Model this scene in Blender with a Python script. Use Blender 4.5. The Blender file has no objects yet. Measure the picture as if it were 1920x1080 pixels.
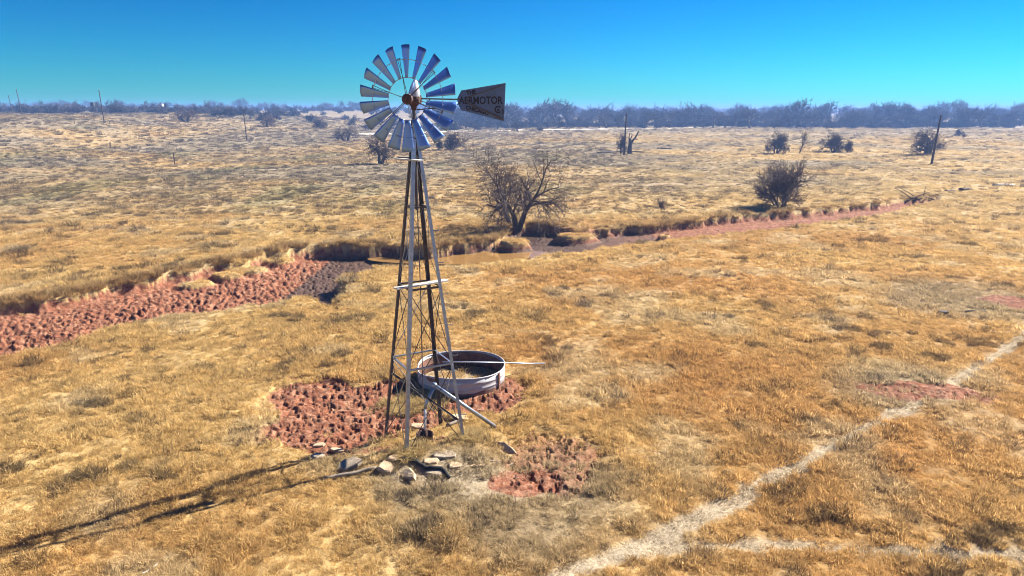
import bpy, bmesh, math, random
import numpy as np
from mathutils import Vector, Matrix

R = math.radians
rng = np.random.default_rng(7)
random.seed(7)
scene = bpy.context.scene
C = scene.collection

# ------------------------------------------------------------------ camera, sky, sun, exposure
CAM_H = 8.6
PITCH = math.atan(335 / 1350.0)
FPX = 1350.0
cam_data = bpy.data.cameras.new('camera')
cam_data.sensor_width = 36.0
cam_data.lens = 36.0 * FPX / 1920.0
cam_data.clip_start = 0.1
cam_data.clip_end = 9000.0
cam = bpy.data.objects.new('camera', cam_data)
C.objects.link(cam)
cam.location = (0, 0, CAM_H)
cam.rotation_euler = (math.pi / 2 - PITCH, 0, 0)
scene.camera = cam

SUN_AZ = 57.3      # degrees clockwise from +Y
SUN_EL = 36.0
world = bpy.data.worlds.new('World')
scene.world = world
world.use_nodes = True
wn = world.node_tree
wn.nodes.clear()
sky = wn.nodes.new('ShaderNodeTexSky')
sky.sky_type = 'NISHITA'
sky.sun_disc = False
sky.sun_elevation = R(SUN_EL)
sky.sun_rotation = R(SUN_AZ)
sky.altitude = 300
sky.air_density = 1.0
sky.dust_density = 0.0
sky.ozone_density = 1.0
hs = wn.nodes.new('ShaderNodeHueSaturation')
hs.inputs['Hue'].default_value = 0.5
hs.inputs['Saturation'].default_value = 1.12
tn = wn.nodes.new('ShaderNodeMix'); tn.data_type = 'RGBA'; tn.blend_type = 'MULTIPLY'
tn.inputs[0].default_value = 1.0
tn.inputs[7].default_value = (0.35, 0.92, 1.18, 1)
hs.inputs['Value'].default_value = 1.0
bg = wn.nodes.new('ShaderNodeBackground')
bg.inputs['Strength'].default_value = 0.05
wo = wn.nodes.new('ShaderNodeOutputWorld')
wn.links.new(sky.outputs[0], tn.inputs[6])
wn.links.new(tn.outputs[2], hs.inputs['Color'])
pre = wn.nodes.new('ShaderNodeVectorMath'); pre.operation = 'SCALE'; pre.inputs['Scale'].default_value = 0.111
gm = wn.nodes.new('ShaderNodeGamma'); gm.inputs['Gamma'].default_value = 1.5
post_ = wn.nodes.new('ShaderNodeVectorMath'); post_.operation = 'MULTIPLY'; post_.inputs[1].default_value = (3.9, 4.6, 5.5)
wn.links.new(hs.outputs[0], pre.inputs[0]); wn.links.new(pre.outputs[0], gm.inputs['Color']); wn.links.new(gm.outputs[0], post_.inputs[0])
wn.links.new(post_.outputs[0], bg.inputs['Color'])
wn.links.new(bg.outputs[0], wo.inputs['Surface'])

sl = bpy.data.lights.new('sun', 'SUN')
sl.energy = 5.0
sl.angle = R(0.5)
sl.color = (1.0, 0.93, 0.82)
sun = bpy.data.objects.new('sun', sl)
C.objects.link(sun)
sdir = Vector((math.sin(R(SUN_AZ)) * math.cos(R(SUN_EL)), math.cos(R(SUN_AZ)) * math.cos(R(SUN_EL)), math.sin(R(SUN_EL))))
sun.rotation_euler = (-sdir).to_track_quat('-Z', 'Y').to_euler()
sun.location = (60, 40, 60)

scene.view_settings.view_transform = 'Standard'
scene.view_settings.look = 'None'
scene.view_settings.exposure = 1.72
scene.view_settings.gamma = 1.0
scene.render.engine = 'CYCLES'
scene.cycles.max_bounces = 6
scene.cycles.diffuse_bounces = 2
scene.cycles.glossy_bounces = 3
scene.cycles.transparent_max_bounces = 6
scene.cycles.volume_bounces = 0
scene.cycles.use_denoising = True
scene.cycles.filter_width = 1.0
scene.cycles.denoising_prefilter = 'ACCURATE'

# ------------------------------------------------------------------ pixel helpers (1920 x 1080)
cp, sp_ = math.cos(PITCH), math.sin(PITCH)
def ray(px, py):
    a = (px - 960) / FPX
    b = (540 - py) / FPX
    return Vector((a, cp + b * sp_, -sp_ + b * cp))
def at_z(px, py, z=0.0):
    d = ray(px, py); t = (z - CAM_H) / d.z
    return Vector((d.x * t, d.y * t, z))
def at_y(px, py, y):
    d = ray(px, py); t = y / d.y
    return Vector((d.x * t, y, CAM_H + d.z * t))

# ------------------------------------------------------------------ noise
_tab = rng.random((256, 256))
def vnoise(x, y, seed=0):
    x = np.asarray(x, dtype=np.float64) + seed * 17.31
    y = np.asarray(y, dtype=np.float64) + seed * 9.77
    xi = np.floor(x).astype(np.int64); yi = np.floor(y).astype(np.int64)
    fx = x - xi; fy = y - yi
    fx = fx * fx * (3 - 2 * fx); fy = fy * fy * (3 - 2 * fy)
    x0 = xi & 255; x1 = (xi + 1) & 255; y0 = yi & 255; y1 = (yi + 1) & 255
    a = _tab[x0, y0] * (1 - fx) + _tab[x1, y0] * fx
    b = _tab[x0, y1] * (1 - fx) + _tab[x1, y1] * fx
    return (a * (1 - fy) + b * fy) * 2 - 1
def fbm(x, y, seed=0, oct=3):
    s = 0; a = 1.0; t = 0
    for k in range(oct):
        s = s + a * vnoise(x * 2 ** k, y * 2 ** k, seed + 3 * k); t += a; a *= 0.5
    return s / t
def sstep(a, b, x):
    t = np.clip((x - a) / (b - a), 0, 1)
    return t * t * (3 - 2 * t)

# ------------------------------------------------------------------ creek outline, mounds, bare patches
far_px = [(-420, 640), (-200, 604), (-60, 584), (0, 573), (100, 560), (200, 543), (280, 526), (350, 510), (430, 494), (500, 477), (560, 465), (640, 463),
          (720, 462), (800, 466), (860, 459), (925, 451), (955, 440), (940, 432), (980, 426), (1030, 424), (1052, 430), (1085, 437), (1150, 431),
          (1250, 423), (1350, 410), (1450, 403), (1550, 395), (1620, 388), (1700, 378), (1760, 370)]
near_px = [(1775, 375), (1740, 384), (1650, 404), (1550, 419), (1450, 431), (1350, 440), (1250, 450), (1150, 462), (1060, 475), (1000, 484), (900, 493),
           (830, 499), (760, 500), (705, 500), (690, 512), (660, 536), (655, 555), (640, 575), (618, 590), (600, 578), (575, 556), (540, 562), (440, 577),
           (330, 592), (230, 612), (120, 642), (0, 668), (-60, 684), (-200, 720), (-420, 790)]
POLY = np.array([tuple(at_z(*p))[:2] for p in far_px + near_px])
NFAR = len(far_px)
def creek(x, y):
    """signed distance (positive inside) and whether the nearest edge is the far bank"""
    n = len(POLY)
    best = np.full(x.shape, 1e9); isfar = np.zeros(x.shape, bool); inside = np.zeros(x.shape, bool)
    for i in range(n):
        ax, ay = POLY[i]; bx_, by_ = POLY[(i + 1) % n]
        ex, ey = bx_ - ax, by_ - ay
        t = np.clip(((x - ax) * ex + (y - ay) * ey) / (ex * ex + ey * ey), 0, 1)
        d = np.hypot(x - ax - t * ex, y - ay - t * ey)
        m = d < best
        best = np.where(m, d, best); isfar = np.where(m, i < NFAR - 1, isfar)
        c = (ay > y) != (by_ > y)
        xx = ax + (y - ay) / (by_ - ay + 1e-12) * ex
        inside ^= c & (x < xx)
    return np.where(inside, best, -best), isfar

def W(px, py): return tuple(at_z(px, py))[:2]
MOUNDS = [(W(966, 452), 1.3, .85, .75), (W(1076, 440), 1.9, .75, .75), (W(690, 521), 2.0, .75, .78), (W(655, 563), 1.1, .5, .45), (W(1245, 437), .7, .4, .6),
          (W(1275, 449), .7, .4, .5), (W(425, 505), 1.2, .6, .5), (W(465, 494), 1.3, .5, .45), (W(520, 476), 1.4, .6, .45), (W(828, 455), .5, .3, .4), (W(368, 519), 1.1, .45, .4)]
PATCH = [  # centre, rx, ry, angle, pock depth, redness
    (W(640, 778), 2.5, 2.3, 0.1, .20, 1.0), (W(740, 760), 1.9, 2.6, -0.2, .19, 1.0), (W(900, 748), 1.6, 1.3, 0.0, .17, 1.0), (W(960, 722), .9, .9, 0, .10, .6), (W(880, 716), 1.6, 1.0, 0, .07, .8), (W(585, 730), 1.3, 1.6, 0.2, .10, .8),
    (W(1040, 860), 1.35, 1.9, 0.25, .15, .5), (W(990, 900), 1.0, .8, 0.2, .05, .8), (W(1735, 735), 2.3, 1.0, -.2, .08, .7), (W(1915, 565), 2.0, 1.3, 0, .05, .9),
    (W(845, 830), .9, .5, .3, .03, .6), (W(720, 842), 1.5, .35, .2, .03, .55), (W(1340, 349), 16, .9, 0, .0, .35), (W(1010, 432), 5, 2.0, 0, .02, .55), (W(30, 284), 9, 3.2, 0, .0, .5)]
TRAIL = [(1000, 1110), (1060, 1075), (1200, 1022), (1290, 985), (1400, 925), (1500, 868), (1600, 812), (1700, 764), (1760, 735), (1830, 690), (1880, 660), (1930, 622), (1990, 560)]
TRAIL2 = [(1190, 1026), (1330, 1022), (1480, 1020), (1640, 1026), (1800, 1038), (1960, 1048)]
COWPATH = [(-80, 570), (60, 556), (160, 540), (260, 522), (350, 500), (440, 480), (520, 462), (620, 455), (760, 452)]
TRACK = [(1060, 352), (1200, 350), (1400, 351), (1600, 349), (1760, 346), (1960, 344)]
def polydist(x, y, pts):
    best = np.full(x.shape, 1e9)
    for (a, b) in zip(pts[:-1], pts[1:]):
        ax, ay = W(*a); bx_, by_ = W(*b)
        ex, ey = bx_ - ax, by_ - ay
        t = np.clip(((x - ax) * ex + (y - ay) * ey) / (ex * ex + ey * ey), 0, 1)
        best = np.minimum(best, np.hypot(x - ax - t * ex, y - ay - t * ey))
    return best
TOWER = Vector((-2.34, 17.7, 0))
TANK = at_z(865, 684, 0.55); TANK.z = 0
TANK_R = 1.42
WATER_Z = -0.56

def worley(x, y, s, seed):
    gx = x / s; gy = y / s
    xi = np.floor(gx).astype(np.int64); yi = np.floor(gy).astype(np.int64)
    f1 = np.full(x.shape, 9.0); amp = np.zeros(x.shape)
    for dx in (-1, 0, 1):
        for dy in (-1, 0, 1):
            cx = xi + dx; cy = yi + dy
            jx = _tab[(cx + seed) & 255, cy & 255]; jy = _tab[cy & 255, (cx + 91 + seed) & 255]
            am = _tab[(cx + 37) & 255, (cy + 11 + seed) & 255]
            ang = am * 6.28 * 3
            ddx = gx - cx - jx; ddy = gy - cy - jy
            u = ddx * np.cos(ang) + ddy * np.sin(ang); v = -ddx * np.sin(ang) + ddy * np.cos(ang)
            d = np.sqrt((u * 1.0) ** 2 + (v * 1.5) ** 2)
            m = d < f1
            f1 = np.where(m, d, f1); amp = np.where(m, am, amp)
    return f1, amp

def terrain(x, y, full=False):
    x = np.atleast_1d(np.asarray(x, dtype=np.float64)); y = np.atleast_1d(np.asarray(y, dtype=np.float64))
    r = np.hypot(x, y)
    # broad lie of the land: a rise to the left, a shallow swell beyond it
    z = 6.6 * sstep(45, 150, -x + 0.06 * (y - 190)) * sstep(55, 215, y) * (1 - 0.45 * sstep(290, 420, y))
    z = z + 2.2 * sstep(250, 480, y) * sstep(-20, 90, -x) + 1.2 * sstep(330, 700, r)
    z = z + 0.5 * fbm(x / 38, y / 38, 1, 2) * sstep(45, 110, r) + 0.7 * fbm(x / 140, y / 140, 5, 2) * sstep(120, 260, r)
    z = z + 0.07 * fbm(x / 3.1, y / 3.1, 2, 2)
    z = z + 0.05 * fbm(x / 0.5, y / 0.5, 3, 2) * (r < 90) + 0.07 * fbm(x / 1.3, y / 1.3, 8, 2) * sstep(40, 60, r) * (r < 160)
    mud = np.zeros(x.shape); trail = np.zeros(x.shape); sd = np.full(x.shape, -99.0); pock = np.zeros(x.shape); far = np.zeros(x.shape, bool)
    nm = (r < 110) & (y > 5)
    if nm.any():
        X = x[nm]; Y = y[nm]
        n1 = fbm(X / 1.5, Y / 1.5, 11, 3); n2 = fbm(X / 1.5, Y / 1.5, 23, 3)
        s, f = creek(X + 0.75 * n1, Y + 0.75 * n2)
        wob = vnoise(X / .5, Y / .5, 31)
        bank = np.where(f, sstep(-0.02, 0.22, s), sstep(-0.15, 1.0, s))
        bot = 0.50 + 0.30 * np.exp(-((X + 6.5) / 8.5) ** 2) - .10 * sstep(6, 20, X) + 0.05 * fbm(X / 2.5, Y / 2.5, 41, 2)
        shallow = 1 - 0.35 * sstep(18, 48, X)
        z0 = z[nm]
        # lip of grass raised a little along the far bank
        lip = 0.16 * np.exp(-((s + 0.35) / 0.35) ** 2) * f * (0.4 + np.clip(n1 + .5, 0, 1))
        dip = 0.26 * np.exp(-(((X + 0.6) / 6.0) ** 2 + ((Y - 45.3 - 0.04 * X) / 1.5) ** 2) ** 2)
        zz = z0 * (1 - bank) + bank * (-(bot + dip) * shallow) + lip
        md = np.where(f, .75 * sstep(0.0, 0.08, s) + .25 * sstep(0.25, 0.45, s), sstep(0.5, 1.3, s))
        pk = (.04 + .13 * sstep(-7, -13, X) * (1 - .7 * f * (1 - sstep(.8, 3.0, s)))) * md
        grassback = np.zeros(X.shape)
        for (c, rad, squash, h) in MOUNDS:
            d = np.hypot((X - c[0] + .25 * n1) / rad, (Y - c[1] + .25 * n2) / (rad * .8))
            m = 1 - sstep(0.55, 1.0, d)
            zz = np.maximum(zz, zz * (1 - m) + m * (h - 0.72 * (h > .3) + 0.0) if h < .7 else zz * (1 - m) + m * 0.06)
            grassback = np.maximum(grassback, m)
        md = md * (1 - grassback); pk = pk * (1 - grassback)
        red = md.copy()
        lowp = np.zeros(X.shape)
        for (c, rx, ry, a, dp, rd) in PATCH:
            dx = X - c[0]; dy = Y - c[1]
            u = dx * math.cos(a) + dy * math.sin(a); v = -dx * math.sin(a) + dy * math.cos(a)
            d = np.sqrt((u / rx) ** 2 + (v / ry) ** 2) + 0.30 * n1 + 0.16 * wob
            m = 1 - sstep(0.72, 1.08, d)
            red = np.maximum(red, m * rd); pk = np.maximum(pk, m * dp)
            if dp > .08: lowp = np.maximum(lowp, 1 - sstep(0.6, 1.2, d))
        zz = zz - 0.13 * lowp * (Y < 24)
        # trodden ledge in front of the tower
        lx, ly = TOWER.x - .1, TOWER.y - 1.35
        zz = zz + 0.16 * np.exp(-(((X - lx - .3) / 1.3) ** 2 + ((Y - ly) / .7) ** 2) ** 2) + 0.22 * np.exp(-(((X + 1.15) / .7) ** 2 + ((Y - 17.1) / .8) ** 2))
        # earth heaped where the tank stands
        dt = np.hypot(X - TANK.x, Y - TANK.y)
        flat = 1 - sstep(TANK_R + .1, TANK_R + .7, dt)
        zz = zz * (1 - flat) + flat * 0.02
        red = red * (1 - (dt < TANK_R)); pk = pk * (1 - (dt < TANK_R + .05))
        # hoof-pocked mud
        f1, am = worley(X + .16 * wob + .06 * vnoise(X / .13, Y / .13, 9), Y + .10 * n1 + .12 * vnoise(X / .3, Y / .3, 13), 0.25, 3)
        am = np.where(am < .35, 0.0, am)
        f2, am2 = worley(X, Y, 0.15, 50)
        cl = sstep(-9, -13, X) * (Y > 24)                      # cloddy bed in the left reach, plain hoof holes elsewhere
        hole = (1 - sstep(0.25, 0.42, f1)) * (am > 0) * (.55 + .6 * am)
        small = (1 - sstep(0.18, 0.36, f2)) * (am2 > .62)
        zz = zz - pk * ((1.15 - .2 * cl) * hole + .5 * small) + pk * cl * 0.5 * sstep(.35, .8, f1) + (0.16 + .25 * cl) * pk * vnoise(X / .11, Y / .11, 7) + 0.25 * pk * vnoise(X / .45, Y / .45, 17)
        # trails
        tw = 0.25 * n1
        t1 = polydist(X, Y, TRAIL) + .10 * n1 + .08 * wob; t2 = polydist(X, Y, TRAIL2) + .12 * n1 + .1 * wob; t3 = polydist(X, Y, COWPATH) + .3 * n1; t4 = polydist(X, Y, TRACK) + .3 * n1
        tr = np.maximum(1 - sstep(.14, .36, t1), .9 * (1 - sstep(.06, .34, t2)))
        tr = np.maximum(tr, .55 * (1 - sstep(.3, .9, t3)))
        tr = np.maximum(tr, .5 * (1 - sstep(.3, .9, np.abs(t4 - 1.0))))
        bl = np.hypot((X - W(815, 892)[0]) / 1.9, (Y - W(815, 892)[1]) / .75) + .4 * n1
        tr = np.maximum(tr, .65 * (1 - sstep(.5, 1.1, bl)))
        bl = np.hypot((X - W(960, 910)[0]) / 1.6, (Y - W(960, 910)[1]) / 1.0) + .4 * n1
        tr = np.maximum(tr, .5 * (1 - sstep(.5, 1.1, bl)))
        tr = np.maximum(tr, .6 * (dt < TANK_R))
        zz = zz - 0.05 * tr * (t3 > 2)
        z[nm] = zz; mud[nm] = red; trail[nm] = tr; sd[nm] = s; far[nm] = f; pock[nm] = pk
    if full:
        return z, mud, trail, sd, far, pock
    return z
def gz(x, y): return float(terrain(x, y)[0])
def hit(px, py):
    """the point of the terrain under a pixel"""
    d = ray(px, py)
    t = np.geomspace(6, 3000, 2500)
    zz = terrain(d.x * t, d.y * t)
    below = np.nonzero(CAM_H + d.z * t < zz)[0]
    k = below[0] if len(below) else 2499
    p = Vector((d.x * t[k], d.y * t[k], 0)); p.z = float(zz[k])
    return p
def m_per_px(p):
    return (p.y * cp + (CAM_H - p.z) * sp_) / FPX

STRAW = np.array((.64, .455, .195)); ORANGE = np.array((.56, .335, .125)); PALE = np.array((.62, .50, .30)); GREY = np.array((.37, .315, .22)); GREEN = np.array((.24, .24, .11)); SAND = np.array((.60, .45, .22))
def tint(x, y):
    x = np.asarray(x, float); y = np.asarray(y, float)
    n = fbm(x / 6, y / 6, 61, 3); n2 = fbm(x / 2.2, y / 2.2, 71, 2); n3 = fbm(x / 18, y / 18, 81, 3); n4 = fbm(x / 9, y / 22, 85, 3)
    right = sstep(-6, 14, x + 0.1 * y)
    def mix(a, b, t): return a * (1 - t[:, None]) + b * t[:, None]
    c = np.tile(STRAW, (len(x), 1))
    c = mix(c, np.tile(ORANGE, (len(x), 1)), np.clip(.10 + .5 * right * (1 - sstep(50, 75, y)) + .75 * n, 0, 1))
    c = mix(c, np.tile(PALE, (len(x), 1)), np.clip(sstep(.05, .5, n2) * .55 + .25 * sstep(45, 70, y), 0, 1))
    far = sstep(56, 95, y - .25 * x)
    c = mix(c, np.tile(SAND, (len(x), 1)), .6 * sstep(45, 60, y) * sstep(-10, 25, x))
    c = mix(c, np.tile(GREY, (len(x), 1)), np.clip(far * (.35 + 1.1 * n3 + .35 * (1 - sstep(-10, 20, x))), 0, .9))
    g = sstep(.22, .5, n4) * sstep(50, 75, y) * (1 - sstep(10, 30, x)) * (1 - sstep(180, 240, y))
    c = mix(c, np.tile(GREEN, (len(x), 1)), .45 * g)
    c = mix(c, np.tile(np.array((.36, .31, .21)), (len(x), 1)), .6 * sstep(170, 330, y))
    # greyer trampled thatch round the pad and on the right
    for (p, rad) in (((1000, 930), 3.2), ((1700, 720), 3.0), ((1800, 560), 5.0), ((800, 900), 2.0)):
        q = W(*p); d = np.hypot(x - q[0], y - q[1]) / rad
        c = mix(c, np.tile(np.array((.42, .34, .215)), (len(x), 1)), .75 * (1 - sstep(.4, 1.0, d + .3 * n2)))
    return c

# ------------------------------------------------------------------ materials
def new_mat(name):
    m = bpy.data.materials.new(name); m.use_nodes = True
    nt = m.node_tree; nt.nodes.clear()
    return m, nt
def N(nt, t, **kw):
    n = nt.nodes.new(t)
    for k, v in kw.items():
        if hasattr(n, k): setattr(n, k, v)
        else: n.inputs[k].default_value = v
    return n
def simple_mat(name, col, rough=.7, metal=0.0, col2=None, scale=6.0, bump=0.0, bscale=40.0, thresh=(.4, .65), coords='Object', stretch=None):
    m, nt = new_mat(name)
    out = N(nt, 'ShaderNodeOutputMaterial'); b = N(nt, 'ShaderNodeBsdfPrincipled')
    b.inputs['Roughness'].default_value = rough; b.inputs['Metallic'].default_value = metal
    b.inputs['Base Color'].default_value = (*col, 1)
    tc = N(nt, 'ShaderNodeTexCoord')
    src = tc.outputs[coords]
    if stretch:
        mp = N(nt, 'ShaderNodeMapping'); mp.inputs['Scale'].default_value = stretch
        nt.links.new(src, mp.inputs[0]); src = mp.outputs[0]
    if col2 is not None:
        no = N(nt, 'ShaderNodeTexNoise'); no.inputs['Scale'].default_value = scale; no.inputs['Detail'].default_value = 6; no.inputs['Roughness'].default_value = .65
        nt.links.new(src, no.inputs['Vector'])
        mr = N(nt, 'ShaderNodeMapRange'); mr.inputs['From Min'].default_value = thresh[0]; mr.inputs['From Max'].default_value = thresh[1]
        nt.links.new(no.outputs['Fac'], mr.inputs['Value'])
        mx = N(nt, 'ShaderNodeMix', data_type='RGBA')
        mx.inputs[6].default_value = (*col, 1); mx.inputs[7].default_value = (*col2, 1)
        nt.links.new(mr.outputs[0], mx.inputs[0]); nt.links.new(mx.outputs[2], b.inputs['Base Color'])
    if bump:
        nb = N(nt, 'ShaderNodeTexNoise'); nb.inputs['Scale'].default_value = bscale; nb.inputs['Detail'].default_value = 5
        nt.links.new(src, nb.inputs['Vector'])
        bp = N(nt, 'ShaderNodeBump'); bp.inputs['Strength'].default_value = bump; bp.inputs['Distance'].default_value = .02
        nt.links.new(nb.outputs['Fac'], bp.inputs['Height']); nt.links.new(bp.outputs[0], b.inputs['Normal'])
    nt.links.new(b.outputs[0], out.inputs['Surface'])
    return m

def ground_material():
    m, nt = new_mat('ground')
    L = nt.links.new
    out = N(nt, 'ShaderNodeOutputMaterial'); b = N(nt, 'ShaderNodeBsdfPrincipled'); b.inputs['Roughness'].default_value = .95
    b.inputs['Specular IOR Level'].default_value = .15
    geo = N(nt, 'ShaderNodeNewGeometry')
    at = N(nt, 'ShaderNodeAttribute', attribute_name='tint'); am = N(nt, 'ShaderNodeAttribute', attribute_name='mud'); atr = N(nt, 'ShaderNodeAttribute', attribute_name='trail'); aw = N(nt, 'ShaderNodeAttribute', attribute_name='wet')
    n1 = N(nt, 'ShaderNodeTexNoise'); n1.inputs['Scale'].default_value = 2.2; n1.inputs['Detail'].default_value = 8; n1.inputs['Roughness'].default_value = .7
    n2 = N(nt, 'ShaderNodeTexNoise'); n2.inputs['Scale'].default_value = 14; n2.inputs['Detail'].default_value = 6; n2.inputs['Roughness'].default_value = .7
    n3 = N(nt, 'ShaderNodeTexNoise'); n3.inputs['Scale'].default_value = .35; n3.inputs['Detail'].default_value = 8; n3.inputs['Roughness'].default_value = .75
    for n in (n1, n2, n3): L(geo.outputs['Position'], n.inputs['Vector'])
    def mix(fac, a, bb, blend='MIX'):
        mx = N(nt, 'ShaderNodeMix', data_type='RGBA', blend_type=blend)
        for sock, v in ((0, fac), (6, a), (7, bb)):
            if isinstance(v, (tuple, float, int)):
                mx.inputs[sock].default_value = v if sock == 0 else (*v, 1)
            else: L(v, mx.inputs[sock])
        return mx.outputs[2]
    def rng_(v, a, bb, c=0.0, d=1.0):
        mr = N(nt, 'ShaderNodeMapRange'); L(v, mr.inputs['Value'])
        for k, vv in zip(('From Min', 'From Max', 'To Min', 'To Max'), (a, bb, c, d)): mr.inputs[k].default_value = vv
        return mr.outputs[0]
    thatch = mix(rng_(n1.outputs['Fac'], .35, .7), (.45, .42, .40), (.88, .87, .86))
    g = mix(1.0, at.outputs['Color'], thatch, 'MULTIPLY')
    g = mix(rng_(n3.outputs['Fac'], .52, .70, 0, .35), g, (.17, .13, .085))
    mudc = mix(rng_(n1.outputs['Fac'], .35, .65), (.165, .052, .026), (.26, .105, .056))
    mudc = mix(rng_(n2.outputs['Fac'], .52, .66, 0, .6), mudc, (.44, .275, .175))
    vo = N(nt, 'ShaderNodeTexVoronoi'); vo.inputs['Scale'].default_value = 6.5; vo.inputs['Randomness'].default_value = 1.0
    wv = N(nt, 'ShaderNodeVectorMath', operation='MULTIPLY_ADD'); L(n2.outputs['Color'], wv.inputs[0]); wv.inputs[1].default_value = (.25, .25, .25); L(geo.outputs['Position'], wv.inputs[2]); L(wv.outputs[0], vo.inputs['Vector'])
    sx = N(nt, 'ShaderNodeSeparateColor'); L(vo.outputs['Color'], sx.inputs[0])
    mudc = mix(rng_(sx.outputs[0], .60, .80, 0, .40), mudc, (.42, .25, .16))
    mudc = mix(rng_(sx.outputs[1], .55, .80, 0, .55), mudc, (.085, .032, .02))
    mudc = mix(aw.outputs['Fac'], mudc, (.085, .05, .035))
    trc = mix(rng_(n2.outputs['Fac'], .4, .62), (.34, .27, .18), (.50, .42, .30))
    col = mix(atr.outputs['Fac'], g, trc)
    ms = N(nt, 'ShaderNodeMath', operation='MULTIPLY_ADD'); L(n2.outputs['Fac'], ms.inputs[0]); ms.inputs[1].default_value = .7; ms.inputs[2].default_value = -.35
    ma = N(nt, 'ShaderNodeMath', operation='ADD'); L(am.outputs['Fac'], ma.inputs[0]); L(ms.outputs[0], ma.inputs[1])
    col = mix(rng_(ma.outputs[0], .25, .6), col, mudc)
    L(col, b.inputs['Base Color'])
    L(rng_(aw.outputs['Fac'], 0, 1, .95, .55), b.inputs['Roughness'])
    nb = N(nt, 'ShaderNodeTexNoise'); nb.inputs['Scale'].default_value = 22; nb.inputs['Detail'].default_value = 7; nb.inputs['Roughness'].default_value = .75
    L(geo.outputs['Position'], nb.inputs['Vector'])
    bp = N(nt, 'ShaderNodeBump'); bp.inputs['Strength'].default_value = .8; bp.inputs['Distance'].default_value = .05
    L(nb.outputs['Fac'], bp.inputs['Height'])
    nb2 = N(nt, 'ShaderNodeTexNoise'); nb2.inputs['Scale'].default_value = 1.1; nb2.inputs['Detail'].default_value = 6; nb2.inputs['Roughness'].default_value = .7
    L(geo.outputs['Position'], nb2.inputs['Vector'])
    bp2 = N(nt, 'ShaderNodeBump'); bp2.inputs['Strength'].default_value = .6; bp2.inputs['Distance'].default_value = .25
    L(nb2.outputs['Fac'], bp2.inputs['Height']); L(bp.outputs[0], bp2.inputs['Normal'])
    L(bp2.outputs[0], b.inputs['Normal'])
    L(b.outputs[0], out.inputs['Surface'])
    return m

def grass_material():
    m, nt = new_mat('dry_grass')
    L = nt.links.new
    out = N(nt, 'ShaderNodeOutputMaterial')
    at = N(nt, 'ShaderNodeAttribute', attribute_name='tint'); at.attribute_type = 'INSTANCER'
    sh = N(nt, 'ShaderNodeAttribute', attribute_name='shade')
    oi = N(nt, 'ShaderNodeObjectInfo')
    mr = N(nt, 'ShaderNodeMapRange'); L(oi.outputs['Random'], mr.inputs['Value']); mr.inputs['To Min'].default_value = .8; mr.inputs['To Max'].default_value = 1.15
    mm = N(nt, 'ShaderNodeMath', operation='MULTIPLY'); L(mr.outputs[0], mm.inputs[0]); L(sh.outputs['Fac'], mm.inputs[1])
    vm = N(nt, 'ShaderNodeVectorMath', operation='SCALE'); L(at.outputs['Vector'], vm.inputs[0]); L(mm.outputs[0], vm.inputs['Scale'])
    d = N(nt, 'ShaderNodeBsdfDiffuse'); t = N(nt, 'ShaderNodeBsdfTranslucent')
    L(vm.outputs[0], d.inputs['Color']); L(vm.outputs[0], t.inputs['Color'])
    mx = N(nt, 'ShaderNodeMixShader'); mx.inputs[0].default_value = .5
    L(d.outputs[0], mx.inputs[1]); L(t.outputs[0], mx.inputs[2]); L(mx.outputs[0], out.inputs['Surface'])
    return m

M = {}
M['ground'] = ground_material()
M['grass'] = grass_material()
M['galv'] = simple_mat('galvanised_steel_sky_tint', (.34, .41, .52), .42, .8, (.27, .30, .35), 9, .15, 30)  # bluish base colour imitates sky mirrored in the grey metal
M['blade'] = simple_mat('blade_steel_sky_tint', (.15, .28, .62), .40, .7, (.17, .25, .42), 3.5, .1, 12, (.45, .75))  # strong blue is the sky's reflection put into the blade colour
M['ruststeel'] = simple_mat('weathered_dark_steel', (.075, .07, .07), .6, .25, (.075, .042, .03), 12, .2, 40)
M['rust'] = simple_mat('rusty_iron', (.085, .032, .018), .85, .1, (.03, .016, .012), 9, .4, 40)
M['hood'] = simple_mat('hood_steel', (.58, .59, .60), .4, .8, (.35, .20, .13), 4, .1, 20, (.5, .75))
M['vane'] = simple_mat('vane_sheet_sky_tint', (.075, .12, .235), .5, .3, (.06, .075, .125), 3.2, .1, 20, (.42, .7))  # base colour carries reflected sky blue on top of the sheet's grey
M['paint'] = simple_mat('faded_dark_paint', (.018, .010, .014), .8, 0, (.07, .05, .06), 14, 0, 1, (.55, .75))
M['whitewood'] = simple_mat('weathered_white_board', (.58, .56, .52), .85, 0, (.36, .33, .30), 7, .4, 60, stretch=(1, 8, 8))
M['oldwood'] = simple_mat('grey_old_wood', (.26, .215, .17), .9, 0, (.14, .11, .085), 6, .5, 50)
M['darkwood'] = simple_mat('creosoted_pole_wood', (.075, .055, .045), .9, 0, (.045, .034, .03), 5, .4, 40)
M['stone'] = simple_mat('sandstone_slab', (.50, .37, .235), .92, 0, (.30, .21, .135), 5, .7, 18)
M['concrete'] = simple_mat('crumbling_concrete', (.40, .33, .24), .92, 0, (.25, .19, .135), 7, .6, 25)
M['hose'] = simple_mat('black_rubber', (.010, .010, .011), .9, 0, (.022, .020, .019), 9, .2, 40)
M['pvc'] = simple_mat('white_pipe', (.74, .74, .73), .4, 0, (.55, .50, .45), 6, 0, 1, (.55, .8))
M['tank'] = simple_mat('tank_wall', (.40, .40, .42), .6, .0, (.40, .27, .21), 3.5, .2, 20, (.52, .75), stretch=(1, 1, 2.5))
M['tankrust'] = simple_mat('tank_rust', (.20, .095, .06), .9, .0, (.10, .05, .035), 6, .4, 30)
M['bark'] = simple_mat('grey_brown_bark', (.105, .080, .066), .95, 0, (.060, .046, .040), 9, .5, 40)
M['twig'] = simple_mat('bare_twigs', (.135, .098, .080), .95, 0, (.085, .063, .054), 1.2)
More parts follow.
